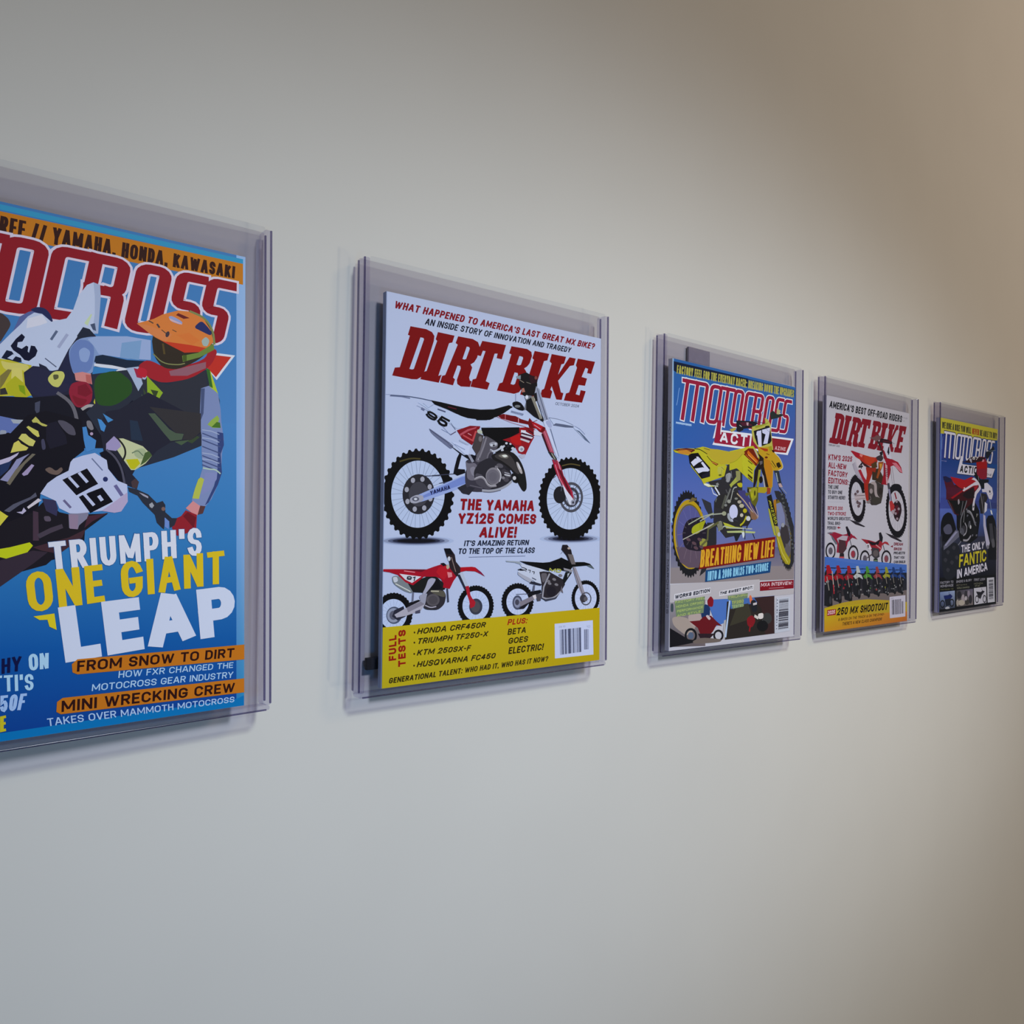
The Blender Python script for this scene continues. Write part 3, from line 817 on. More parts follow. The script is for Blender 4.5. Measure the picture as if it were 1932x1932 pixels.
# ------------------------------------------------------------------ second cover: white, number 95 motorcycle
DB = [  # slab letters of the masthead, outlines; the last list of each entry holds the counters
 ([548,632,645,650,680,668,695,692,692,722,638,905,620,940,592,956,560,955,440,932,456,884,486,882,545,690,533,684], [[610,700,628,704,632,712,572,892,562,896,545,892]]),
 ([716,668,818,690,805,732,785,736,722,935,742,928,725,977,612,955,628,912,650,905,712,722,703,712], []),
 ([840,694,930,711,962,730,973,760,957,825,940,852,918,866,928,885,910,945,915,965,926,968,915,1003,860,1000,838,985,835,960,858,890,855,875,838,872,812,945,824,957,812,993,733,975,745,935,764,930,838,745,825,735], [[893,757,908,760,912,770,890,832,880,836,868,832]]),
 ([988,722,1133,748,1108,835,1076,828,1082,800,1064,800,1012,968,1036,980,1022,1020,918,1001,932,957,952,952,1008,785,992,782,980,815,952,808], []),
 ([1166,755,1262,772,1288,790,1292,815,1278,860,1262,880,1245,890,1258,910,1256,940,1235,1010,1215,1036,1185,1045,1080,1025,1095,982,1114,975,1166,805,1152,798], [[1215,815,1235,820,1238,828,1225,868,1215,872,1198,868],[1187,915,1205,918,1208,928,1190,985,1180,990,1163,985]]),
 ([1308,784,1397,802,1386,842,1366,846,1312,1012,1330,1022,1318,1068,1222,1050,1235,1006,1252,1002,1304,838,1294,828], []),
 ([1412,803,1500,820,1488,862,1472,866,1452,930,1521,823,1559,831,1548,872,1524,876,1453,966,1471,1037,1486,1041,1476,1083,1443,1080,1414,999,1406,1020,1418,1031,1407,1074,1344,1065,1354,1022,1368,1015,1412,860,1400,848], []),
 ([1572,831,1677,851,1654,925,1629,920,1635,894,1619,887,1596,943,1629,953,1617,997,1579,992,1561,1048,1584,1055,1591,1023,1622,1030,1600,1100,1489,1086,1502,1043,1521,1037,1567,887,1560,872], []),
]
DB_BOX = [548,632,1677,851,1600,1100,440,932]
def slab_masthead(A, col, paper, box=None, src=None):
    """box None: where it was read; otherwise carried over to another cover's quad"""
    def cv(a):
        p = A.pts(a) if src is None else src.pts(a)
        if src is None:
            return p
        q0 = src.pts(DB_BOX)
        h = homog(q0, A.pts(box))
        return [((h[0]*x+h[1]*y+h[2])/(h[6]*x+h[7]*y+h[8]), (h[3]*x+h[4]*y+h[5])/(h[6]*x+h[7]*y+h[8])) for x, y in p]
    for o, holes in DB:
        A.P(cv(o), col, True)
        for hh in holes:
            A.P(cv(hh), paper, True)

A = ARTS[1]
WH = 'abb9da'
A.c(600, 420, 3.22)
A.g('masthead')
slab_masthead(A, '780006', WH)
A.g('headline')
A.T("WHAT HAPPENED TO AMERICA'S LAST GREAT MX BIKE?", [458,477,1680,740,1668,776,444,520], '7d0a1e', 0.20)
A.T("AN INSIDE STORY OF INNOVATION AND TRAGEDY", [646,584,1534,764,1524,796,634,622], '10142a', 0.17)
A.T("OCTOBER 2024", [1440,1096,1584,1113,1580,1130,1437,1113], '3a4258', 0.12)
# ---- big motorcycle
A.g('motorcycle_picture')
A.c(600, 860, 3.22)
for k, cc in enumerate(('9fadd0','8892b2','5a6280','2c3048','10101c')):
    A.E(600, 522, 230-k*28, 30-k*4.6, cc); A.E(1540, 510, 190-k*26, 27-k*4.4, cc)
A.c(600, 420, 3.22)
# rear wheel, front wheel
A.wheel(606, 1655, 222, 278, .735, 0, '08080c', 34, .055, 34, '8a96b4', .1, '34343e', 0, fill=WH)
A.wheel(1533, 1684, 192, 254, .735, 0, '08080c', 40, .045, 34, '8a96b4', .1, '34343e', 0, fill=WH)
A.Q([495,1455,560,1436,615,1440], 9, '4a4424'); A.Q([1485,1483,1535,1470,1590,1482], 7, '5a5030')
A.E(610, 1655, 98, 122, '2a2a33'); A.E(610, 1655, 60, 75, '43434e')
for t in range(8):
    A.E(610+76*math.cos(t*.785+.3), 1655+95*math.sin(t*.785+.3), 13, 16, '9a9cae')
A.ring(1540,1675,72,92,.82,'4c4e5c'); A.ring(1540,1675,48,60,.7,'3a3b48')
for t in range(9):
    A.L([1540+20*math.cos(t*.7),1675+25*math.sin(t*.7),1540+66*math.cos(t*.7+.4),1675+84*math.sin(t*.7+.4)],5,'4c4e5c')
A.E(1470,1660,38,52,'22222a'); A.E(1540,1690,26,33,'77798a'); A.E(1540,1690,13,17,'b8bccf')
# chain lines
A.L([690,1542,880,1528],5,'3c4058'); A.L([640,1545,740,1543],5,'3c4058'); A.L([735,1590,905,1560],5,'3c4058')
# swingarm
A.c(600, 860, 3.22)
A.S([560,262,600,246,870,128,905,122,912,186,640,282,590,292,565,286], '8fa0d2')
A.P([630,250,870,135,900,130,905,170,640,262], '7184c2')
A.S([556,262,600,240,640,248,640,278,590,296,560,290], '9a9caf'); A.E(592,268,22,14,'5c5e70'); A.E(592,268,10,7,'c0c4d4')
A.T('YAMAHA', [678,218,800,182,803,208,681,244], '1c2250', 0.22)
A.P([895,176,935,170,905,240,880,236,845,200], '2a2a34')
# frame and engine
A.c(720, 720, 9.2)
A.P([1340,1260,1380,1290,1320,1530,1440,1540,1450,1600,1310,1650,1240,1610,1260,1500,1300,1340], '0d0d16')
A.S([1440,1390,1600,1330,1740,1060,1800,960,1870,1000,1932,1080,1932,1932,1520,1932,1450,1800,1440,1620,1480,1500], '3c3a48')
A.S([1450,1400,1500,1440,1620,1420,1700,1560,1700,1700,1560,1740,1480,1700,1470,1560,1460,1480], '6a6878')
A.S([1520,1520,1600,1480,1640,1560,1620,1660,1560,1640], '7f7e90')
A.S([1700,1080,1790,950,1830,960,1850,1040,1760,1220,1700,1420,1620,1400,1640,1280], '64626f')
A.L([1660,1380,1780,1180], 26, '8a8898')
A.c(860, 800, 9.2)
A.P([430,80,1090,72,1180,170,1150,330,900,520,700,520,560,440,500,260,440,160], '05060c')
A.S([480,220,540,230,720,340,720,420,640,520,560,500,540,760,480,820,440,700,380,600,460,440], '54525f')
A.L([520,250,470,420,400,600],30,'7c7a88'); A.Q([600,470,660,500,780,430,830,400], 34, 'aab0c4'); A.Q([600,480,540,560,530,760], 26, '6c6a78')
A.S([560,350,640,320,720,340,710,400,600,420],'8e909f')
for x,y,r in ((610,380,24),(680,360,20),(790,420,34),(800,470,24),(870,350,22),(940,360,20),(980,440,26),(1010,500,24),(620,690,22),(640,720,14)):
    A.E(x,y,r,r*.9,'b4bacb')
for x,y,r in ((650,390,16),(760,480,14),(900,400,24),(850,390,14),(920,300,30),(870,440,16)):
    A.E(x,y,r,r*.9,'22222c')
A.S([560,600,620,620,760,680,900,760,960,860,980,1000,900,1080,780,1140,560,1160,430,1100,330,1000,300,840,400,680], '2c2b35')
A.S([330,860,470,900,520,1050,640,1120,560,1160,420,1100,340,1040],'4c4a57')
# shifter and cases
A.E(650,920,135,150,'7c7a86'); A.E(640,930,112,126,'676573'); A.E(640,932,70,80,'615f6d')
A.Q([720,790,770,850,785,930,760,1010],18,'b9bac8')
A.Q([330,970,430,930,500,970,540,1060,600,1100,690,1090],36,'85838f'); A.Q([340,955,430,915,500,955,545,1050,610,1085,690,1075],10,'b6b6c4')
for x,y,a,b,cc in ((760,740,60,36,'56545f'),(850,850,70,50,'3e3c46'),(900,900,60,40,'5c5a66'),(870,980,50,40,'4a4853'),(700,760,30,20,'73717d'),(900,800,50,30,'26252e'),(820,950,30,24,'7a7884')):
    A.E(x,y,a,b,cc,20)
A.L([840,855,930,880],14,'9a9cac'); A.L([840,895,940,915],16,'c4c8d6')
A.Q([470,1170,600,1180,760,1150,900,1080,960,1020],40,'9598a8'); A.Q([480,1195,620,1205,780,1165],12,'55566a')
A.L([240,1080,460,1130],16,'5f5d6b'); A.P([80,1180,230,1100,330,1130,230,1250,100,1210],'2c2c38')
# expansion pipe
A.S([600,560,720,500,880,470,1000,520,1080,600,1150,720,1200,860,1230,1040,1230,1150,1190,1195,1150,1170,1080,1050,1020,900,940,800,800,700,640,640], '1d1c20')
A.S([660,560,800,510,920,540,1000,640,1060,780,1120,900,1040,870,940,760,800,660,680,600], '3d3a3e')
A.S([720,560,840,530,920,580,880,620,780,600],'6d6a68'); A.S([780,560,860,545,900,575,840,600],'cfcfd0')
A.S([1040,670,1080,680,1140,800,1160,880,1120,880,1060,760],'a29ea4'); A.S([1060,690,1085,710,1125,800,1110,800],'d8d8e0')
A.S([1050,880,1180,880,1225,1050,1220,1150,1180,1180,1130,1100],'1a1d1f')
A.S([960,860,1060,900,1110,1000,1060,1050,980,1020],'101014'); A.E(1015,955,30,34,'b8b9c4')
# radiator shroud
A.P([1090,80,1230,70,1350,250,1290,360,1200,560,1080,520,1010,400,920,330,800,290,930,250,1090,170], '8c1624')
A.P([930,250,1110,190,1130,380,1040,380,960,330],'a8181c')
A.P([1120,120,1400,150,1350,240,1120,170],'c4c8dc'); A.P([1130,160,1345,225,1330,255,1120,185],'3a1030')
A.P([1130,190,1330,245,1310,275,1120,215],'b8bccc'); A.P([1110,215,1300,280,1290,310,1100,240],'3a1030'); A.P([1115,260,1280,310,1260,345,1110,290],'b0b4c4')
A.P([1070,400,1190,400,1210,480,1130,520,1060,470],'7c2236'); A.E(1130,450,50,50,'b9bccb'); A.E(1135,455,24,26,'8a8ca0')
A.P([1110,545,1200,540,1190,600,1140,620,1080,570],'a6a9c2')
# rear side cover and number plate
A.c(720, 720, 9.2)
A.G([600,370,1460,630,1932,800,1290,830],[WH,WH,WH,WH])
A.P([1290,860,1520,780,1700,790,1640,960,1560,1120,1380,1000],'7c1220'); A.P([1340,925,1480,840,1640,800,1620,830,1500,870,1350,960],'a85060'); A.P([1390,955,1580,1060,1640,880,1610,870,1560,1020,1410,935],'b04a52')
A.L([1480,910,1550,950],14,'c08c98')
A.P([1630,900,1760,950,1700,1200,1640,1290,1560,1160],'453f44'); A.S([1650,840,1730,860,1740,930,1640,900],'a8b0a8'); A.E(1700,1010,30,50,'6e6a70')
A.S([800,820,850,850,1240,1120,1220,1170,1180,1180,1140,1150,850,920],'6a7190'); A.L([820,850,1160,1090],10,'39415c')
A.P([1120,1080,1420,1290,1560,1280,1640,1310,1600,1420,1480,1350,1340,1260],'0d0f1e')
A.P([1480,1280,1520,1270,1600,1400,1560,1420],'8d91a6')
A.P([1200,1060,1520,1130,1500,1290,1440,1280],'b4bfe0'); A.L([1250,1100,1440,1200],18,'8a97bc'); A.L([1330,1030,1500,1120],26,'9aa6c6')
A.L([590,430,790,520,1180,940,1280,880],7,'8a96b8'); A.L([1020,840,1190,930],8,'7f8cb2'); A.L([1180,940,1280,880],16,'585070'); A.L([1180,730,1270,850],14,'6c7896')
A.L([660,470,730,510],40,'6a7396'); A.L([700,390,790,470,880,410],8,'8592b8'); A.L([950,490,1090,540],26,'4f5878')
A.T('9', [800,500,975,610,900,712,725,600],'04050c',.24)
A.T('5', [1005,595,1185,690,1090,825,925,725],'04050c',.24)
# seat
A.P([830,335,1010,370,1280,435,1500,480,1700,500,1932,495,1932,650,1860,680,1700,670,1480,650,1360,610,1130,500,900,410],'030308')
A.L([120,255,320,270,470,300],16,'6a7396'); A.Q([130,245,400,262,640,300,840,345],14,'4c5878'); A.L([40,230,200,240],6,'9aa6c6')
A.L([1130,450,1280,490],16,'5a1a2a')
# tank and front shroud
A.c(930, 690, 9.2)
A.P([-400,760,-200,790,0,770,180,720,260,700,330,730,210,830,60,900,-20,920,-120,960,-300,960],'04050b')
A.P([60,900,190,830,300,750,600,870,800,960,900,1090,880,1200,780,1200,560,1080,300,1010],'aebbdc')
A.P([70,890,160,850,310,880,380,890,470,940,600,980,620,920,680,990,900,1090,890,1210,820,1190,740,1110,620,1100,600,1040,300,980,130,930],'6a0814')
A.L([200,860,200,950],14,'b86a78'); A.L([430,930,430,1010],16,'c88c98'); A.L([60,905,300,1000,560,1080],8,'a04050')
A.P([640,970,740,1010,860,1070,820,1150,700,1080],'a01828'); A.L([700,1040,820,1120],10,'d0a0b0'); A.L([650,1010,760,960],12,'6a0814')
A.P([300,790,520,850,500,890,290,830],'8490b4'); A.T('SNOWTOP', [310,800,520,855,515,880,300,825],'56607f',0.14)
A.P([560,1080,700,1110,780,1190,700,1240,560,1160],'7a1422'); A.L([600,1130,700,1200],16,'2a0c18')
A.P([700,1130,860,1190,820,1240,700,1220],'bcc0d6')
# bars, controls
A.P([430,170,560,130,640,180,740,210,750,350,740,520,560,560,500,520,480,440,430,330,440,250],'17141a')
A.P([380,200,460,180,460,250,400,240],'7e8a98'); A.P([600,190,760,200,750,300,640,330],'2c1420'); A.L([440,260,520,310],12,'8a8078'); A.L([560,300,640,330],12,'6e6a64'); A.E(725,225,24,30,'7a4440')
A.P([480,410,520,400,540,470,480,480],'a07068'); A.S([320,650,400,630,470,660,530,740,520,800,420,780,330,720],'0a0a14'); A.E(410,720,50,24,'6c7078')
A.L([380,500,380,630],20,'9ba2c4')
A.P([530,560,600,530,660,540,640,640,560,780,520,790,560,640],'6c7080'); A.E(570,560,26,34,'c4cade')
A.P([560,620,660,560,880,980,870,1000,700,900,560,780],'16161c')
A.P([640,560,690,540,830,930,800,950],'7f7d78'); A.L([700,580,840,940],8,'c4c2b4')
# fork
A.P([730,370,790,420,960,960,900,1000,860,850,700,520],'8f96b0'); A.P([740,400,760,420,940,960,920,970],'5f6680'); A.L([745,600,870,960],12,'14141e')
A.P([690,500,740,480,760,620,720,640],'1a1a22')
A.P([860,980,940,950,1000,1040,1010,1100,960,1110,1150,1620,1100,1600,900,1100],'b7c0de'); A.S([890,980,990,960,1020,1090,960,1100],'9aa4c8')
A.L([990,1110,1140,1600],14,'6b7694')
A.P([830,1200,910,1120,1060,1540,1000,1560,960,1500],'9c4a62'); A.P([830,1200,860,1190,990,1530,950,1500],'41101e'); A.L([880,1150,1020,1500],20,'b86c80')
A.P([950,1510,1040,1530,1110,1640,1090,1680,1010,1600],'2c2c2c'); A.L([1010,1530,1080,1650],24,'8c8c86')
A.P([1020,1640,1110,1660,1180,1760,1230,1932,1110,1932],'8c3148'); A.L([1060,1640,1120,1780],14,'48485a'); A.L([1120,1660,1180,1860],14,'d09aaa')
A.c(860, 800, 9.2)
A.P([1680,640,1750,700,1850,880,1932,1010,2030,1200,2050,1330,1990,1330,1900,1180,1780,960,1700,760],'9a2440')
A.P([1760,780,1820,820,1990,1180,2010,1290,1960,1220],'5e1024'); A.L([1720,720,1800,960,1960,1240],14,'c888a0')
A.P([1850,1060,1932,1180,2040,1320,2060,1420,1980,1420,1900,1240],'c0c6dc'); A.E(2040,1380,40,50,'8e92a8'); A.E(2040,1380,18,22,'3a3c4a')
A.Q([1790,980,1840,1080,1830,1180],14,'5a5e70'); A.L([1680,960,1740,920],14,'4a4c5a')
# front mudguard
A.c(930, 690, 9.2)
A.P([960,915,1160,950,1380,1050,1520,1150,1690,1370,1590,1300,1420,1130,1380,1080,1050,1050],'afbbdb')
A.Q([960,920,1100,940,1250,985,1380,1050],11,'6d7896'); A.Q([1380,1050,1500,1110,1590,1210],7,'8c98ba')
A.P([1030,1050,1080,1015,1220,1035,1400,1070,1380,1090,1250,1085,1100,1060],'5a6380')
A.P([1420,1125,1490,1150,1590,1250,1690,1370,1590,1300,1500,1190],'5a6884')
A.g('headline')
A.c(600, 860, 3.22)
A.T('THE YAMAHA', [868,266,1318,278,1312,342,862,334],'86101f',0.22)
A.T('YZ125 COMES', [856,352,1330,360,1324,420,852,418],'86101f',0.22)
A.T('ALIVE!', [992,440,1214,436,1206,504,980,502],'86101f',0.22)
A.T("IT'S AMAZING RETURN", [896,520,1288,516,1282,548,890,554],'1c2238',0.17)
A.T('TO THE TOP OF THE CLASS', [860,568,1324,562,1318,596,855,602],'1c2238',0.17)
A.L([920,621,1265,614],2.5,'70789a')
# ---- small red bike, small black bike
A.g('small_motorcycle_picture')
A.c(720, 1020, 9.2)
A.wheel(225,1290,335,375,.70,0,'06070e',36,.03,20,'8f9bbc',.1,fill='afbde0')
A.wheel(1655,1145,315,355,.735,0,'06070e',40,.03,20,'8f9bbc',.1,fill='afbde0')
A.E(235,1310,135,150,'4d5670'); A.E(225,1310,110,125,'8a92ac'); A.E(225,1310,70,80,'5a5c70'); A.P([240,1220,400,1150,440,1330,300,1400,200,1330],'2b2c3e')
A.P([240,1300,430,1190,740,1040,790,1100,700,1230,440,1320,280,1350],'a2a1b4'); A.P([450,1180,720,1060,760,1120,480,1260],'7e7c8e'); A.P([500,1090,660,1040,690,1060,450,1180],'15151f')
A.P([550,910,580,910,570,1080,540,1080],'6c7088')
A.P([600,1240,690,1210,690,1270,610,1280],'4c4c64')
A.S([190,640,280,620,540,760,560,910,520,930,380,880,210,760],'767e88'); A.S([200,650,280,640,300,720,230,750],'b6bccc'); A.L([250,760,520,900],18,'c0c4c6')
A.P([470,760,800,640,960,640,1100,760,1120,860,860,940,740,920,560,910],'1b1d1e')
A.P([820,660,900,640,1000,700,1060,840,960,880,860,840],'0e0e16'); A.S([820,690,880,660,960,680,920,760,840,860,760,960,720,940,780,820],'9a9cb4')
A.S([660,960,820,930,860,980,820,1120,700,1090],'9294aa')
A.S([830,880,1080,860,1140,960,1110,1120,1000,1220,800,1215,740,1180,780,1100,800,960],'302e38'); A.S([850,880,1000,870,1120,900,1120,1010,900,930],'56544e'); A.E(910,1045,115,105,'57545d'); A.E(910,1045,80,75,'4c4952'); A.L([870,890,1010,895],20,'aaa89c')
A.Q([780,1140,870,1180,960,1160],18,'a4a2b6'); A.P([1140,850,1170,850,1190,1080,1160,1090],'3c4258')
A.P([20,510,290,510,790,515,940,460,1040,430,1130,440,1350,590,1260,720,1200,850,1080,830,1090,760,1040,680,950,640,750,640,560,790,430,740,290,610,150,565,30,548],'9a0f2a')
A.P([290,510,790,515,700,560,400,520],'6c0c28'); A.P([1000,480,1130,460,1180,560,1100,700,1040,660,960,560],'aa1a2c'); A.P([1150,560,1230,570,1240,640,1170,660],'c8808c'); A.L([400,540,590,565],16,'c48090')
A.P([320,590,700,640,540,750,420,690],'c2c4d4'); A.T('91',[455,625,610,640,590,720,440,690],'1c2434',0.26)
A.P([1360,480,1580,470,1640,480,1740,560,1810,640,1740,600,1640,550,1480,540,1380,560],'a40c22'); A.P([1640,485,1740,560,1810,640,1700,570],'7a1844')
A.P([1090,150,1200,150,1280,260,1300,380,1380,480,1380,600,1310,640,1200,500,1180,380,1140,300],'2c2228'); A.P([1090,150,1200,150,1250,260,1140,250],'0c0e1a'); A.E(1160,470,26,40,'a8a090'); A.E(1180,330,26,40,'b8bccc'); A.L([1220,300,1300,560],14,'8a7a78')
A.P([1030,410,1090,400,1140,440,1080,460],'14101c')
A.P([1340,590,1420,560,1520,800,1480,830,1440,760],'a8b2ca'); A.P([1330,610,1370,600,1490,860,1460,870],'2a2c40')
A.P([1470,810,1530,800,1560,960,1610,1050,1640,1060,1640,1150,1560,1190,1540,1060,1500,950],'a01c30'); A.E(1655,1160,115,140,'3a3e50'); A.E(1650,1160,80,100,'4e4e58'); A.P([1560,1000,1620,1040,1650,1090,1630,1160,1560,1190,1540,1060],'a01c30')
A.c(930, 1020, 9.2)
A.wheel(450,1075,280,325,.70,0,'07070f',36,.04,20,'8f9bbc',.1,fill='b3bee0')
A.wheel(1632,1012,245,310,.77,0,'06070e',40,.03,20,'8f9bbc',.1,fill='b3bee0')
A.E(445,1090,85,125,'4a506a'); A.E(445,1090,60,90,'8288a4'); A.E(440,1085,36,50,'48495c')
A.P([560,1100,700,1050,560,1200,460,1210],'1a1a28')
A.P([480,1080,740,960,800,1000,740,1040,500,1160],'7c7888'); A.P([700,960,780,940,800,1000,740,1040],'c4c0cc')
A.P([660,900,850,870,860,920,640,990],'10111c'); A.L([420,950,640,940],12,'3c4058'); A.P([720,790,750,790,740,890,700,900],'5c6078')
A.P([820,550,1000,560,1250,700,1270,780,1200,900,1120,1020,940,1060,860,1020,870,800,820,640],'2c2830')
A.E(1030,900,85,90,'221f2a'); A.S([840,580,960,580,940,700,880,760],'5f5c66'); A.L([1000,590,900,820,880,990],34,'8f90a0'); A.Q([880,1000,960,1030,1100,1000,1200,890],26,'8e90a0'); A.P([900,1040,1130,1000,1110,1030,940,1070],'3c4052')
for x,y in ((1080,690),(1000,760),(1120,780),(980,720),(1190,620)): A.E(x,y,34,22,'76747e',20)
A.P([760,950,860,930,850,1060,790,1070],'4c4a56')
A.P([460,400,830,500,960,540,820,560,860,770,760,740,700,700,560,620,440,560,520,480],'b4bcd4')
A.P([440,520,500,500,560,540,490,540],'1a1e30'); A.S([440,570,500,590,700,690,690,760,560,690,450,610],'9ea2b6'); A.P([680,720,760,740,860,770,850,800,740,780,650,760],'2c2e40'); A.L([690,660,770,700],20,'5c6278')
A.T('211',[520,470,750,560,740,605,500,520],'10121e',0.26)
A.P([230,365,470,380,520,440,400,400,250,385],'8e98a8')
A.P([470,370,640,385,880,400,1000,390,1160,330,1200,310,1260,340,1400,400,1460,390,1600,390,1700,420,1780,510,1640,450,1400,470,1340,560,1130,520,960,540,800,490,600,430],'06080c')
A.P([1640,450,1700,440,1780,510,1720,490],'5c6870')
A.T('MD',[1000,490,1210,510,1190,575,985,550],'a4a850',0.26)
A.P([1240,490,1400,530,1390,560,1250,530],'8c8c98'); A.P([1280,560,1390,570,1290,720,1250,780,1230,700],'10161a'); A.P([1310,590,1350,580,1310,660],'a8b0c0'); A.P([1210,800,1240,930,1190,890],'6a6470')
A.P([1220,90,1300,90,1370,180,1400,320,1450,430,1340,400,1290,280,1200,170],'221c24'); A.P([1310,250,1400,260,1450,430,1380,430],'6a6468'); A.E(1330,150,26,20,'a89c9c'); A.L([1190,250,1230,200],7,'5c6078')
A.P([1400,470,1450,480,1540,700,1640,1000,1590,1030,1500,820,1420,570],'8f8c9c'); A.L([1410,480,1500,740,1600,1010],10,'3c3a48')
A.ring(1635,1025,95,115,.82,'4a4c5a'); A.E(1590,1020,60,70,'3c3a44'); A.E(1630,1030,36,40,'5c5a64')
# ---- yellow band
A.g('yellow_band')
A.c(600, 860, 3.22)
A.G([395,1048,1720,928,1725,1250,398,1420],['b4a41a','b09c08','ac9808','aa9e1c'],6)
A.g('band_lettering')
A.T('FULL',[440,1252,440,1100,484,1092,484,1246],'8c1808',0.22)
A.T('TESTS',[498,1288,496,1066,540,1058,542,1282],'8c1808',0.22)
for y,s,x1,dy in ((0,'HONDA CRF450R',1028,-50),(52,'TRIUMPH TF250-X',1042,-58),(110,'KTM 250SX-F',938,-38),(170,'HUSQVARNA FC450',1090,-66)):
    x0=612
    A.T(s,[x0+8,1052+y*1.18,x1+4,1052+y*1.18+dy*.86+5,x1-6,1052+y*1.18+dy*.86+38,x0-4,1090+y*1.18],'2e2806',0.20)
    A.E(594,1078+y*1.18,5,6,'3a2c06')
A.T('PLUS:',[1166,998,1284,988,1276,1022,1158,1034],'961e10',0.20)
A.T('BETA',[1166,1056,1276,1044,1270,1080,1160,1094],'2e2806',0.20)
A.T('GOES',[1170,1112,1288,1098,1282,1134,1164,1148],'2e2806',0.20)
A.T('ELECTRIC!',[1172,1168,1384,1144,1376,1184,1166,1210],'2e2806',0.20)
A.T('GENERATIONAL TALENT: WHO HAD IT, WHO HAS IT NOW?',[446,1354,1412,1220,1406,1252,440,1388],'2e2806',0.20)
A.T('www.dirtbikemagazine.com',[1500,1232,1680,1210,1680,1220,1500,1242],'554a0c',0.14)
A.g('barcode')
A.P([1446,1026,1678,1004,1684,1212,1450,1236],'b7c0e2')
A.bars([1478,1062,1606,1048,1610,1196,1482,1214],26,'323858',3); A.bars([1626,1060,1656,1058,1658,1180,1628,1182],7,'454a6a',5)
A.T('03 10',[1472,1040,1510,1036,1510,1046,1472,1050],'6a7296',0.12); A.T('10',[1640,1038,1662,1036,1662,1048,1640,1050],'7a82a6',0.12)
# ------------------------------------------------------------------ third cover: yellow number 17 motorcycle
A = ARTS[2]
A.c(1200,600,5.682)
A.g('cover_picture')
A.P([380,400,1720,740,1700,3500,340,3600],'b2afc2')
A.G([390,437,1712,747,1706,1400,386,1400],['2a5c9c','2c5fa4','4a569c','2f5aa4'],4)
A.G([386,1400,1706,1400,1700,2200,380,2200],['3c5ca4','4a5aa0','5c6aa0','5c68ae'],4)
A.P([386,437,402,441,392,2400,372,2400],'86a4cc')
A.c(1200,920,5.682)
A.G([372,380,1698,380,1692,700,372,700],['5c68ae','5a6aa4','6a6c96','6a6c9c'],2)
A.G([372,640,1692,640,1688,985,366,1030],['5a5c84','5a5c80','857a86','8a8490'],2)
A.P([372,860,1690,840,1688,985,366,1030],'857b84')
A.g('banner')
A.c(1200,600,5.682)
A.P([400,470,1200,655,1195,745,430,590,400,570],'101c38'); A.P([1200,655,1700,770,1700,840,1195,740],'24406c')
A.T('FACTORY FEEL FOR THE EVERYDAY RACER: BREAKING DOWN THE UPGRADES',[438,510,1695,775,1690,858,432,600],'a29c50',.19,.12)
A.g('masthead')
A.c(1200,600,5.682)
A.P([895,1205,1690,1300,1625,1475,815,1365],'d8cfe4'); A.P([915,1228,1662,1318,1608,1452,835,1345],'8c1c3c')
A.P([1450,1290,1662,1318,1608,1452,1470,1440],'84202c')
pen_word(A, MOTO, [512,675,1672,905,1618,1228,455,1075], 42, '8c1b3c', ('d8cfe4',1.6), drop=1.02, ax=1.35)
A.P([862,1125,924,1130,912,1225,912,1250,820,1300],'d8cfe4'); A.P([872,1100,914,1105,902,1215,900,1345,833,1340],'8c1b3c')
A.T('ACTI',[905,1228,1240,1262,1225,1395,895,1335],'dcd6de',.23,.25)
A.T('AZINE',[1490,1378,1605,1392,1600,1430,1485,1418],'c4a0b0',.2,.2)
A.L([425,1128,590,1155],18,'8aa4d0'); A.T('MARCH 2025',[428,1118,594,1146,592,1168,424,1142],'a4b8dc',.14)
A.Q([432,940,445,880,450,820,462,760],8,'7a9cd4')
# ---- motorcycle
A.g('motorcycle_picture')
A.c(1200,920,5.682)
A.wheel(560,500,178,468,.80,-2,'1c1c24',38,.05,0,hub=.1,hubc='38343c')
A.ring(575,505,175,370,.88,'a88a1c',-2); A.ring(578,505,150,325,.93,'6c5c1c',-2)
A.E(578,505,143,310,'54548c',-2)
A.P([430,640,700,640,720,860,560,860,470,800],'5c4c60')
for t in range(12): A.L([600,480,578+140*math.cos(t*.52),505+300*math.sin(t*.52)],4,'6a6aa0' if 3.4<t*.52 else '7c6a7c')
A.P([560,160,600,110,650,125,640,145,580,160],'6c5c3c')
A.S([540,350,700,310,800,470,790,640,680,690,520,660,490,500],'221c2c')
for t in range(14): A.L([620+90*math.cos(t*.45),490+120*math.sin(t*.45),620+125*math.cos(t*.45),490+165*math.sin(t*.45)],9,'4c4450')
A.P([760,380,860,380,860,600,840,680,740,900,680,950,740,700],'2a2a32')
A.P([700,120,800,170,830,330,800,340,740,230],'32323c')
A.S([600,420,720,360,720,440,660,500,590,500],'9a9c24'); A.L([500,560,700,460,880,360],10,'a4a09c'); A.L([560,400,700,320,900,260],12,'9aa08c'); A.E(720,600,40,50,'8c8a44')
for x,y in ((560,560),(620,600),(680,560),(640,650),(700,640)): A.E(x,y,26,16,'5a4450',30)
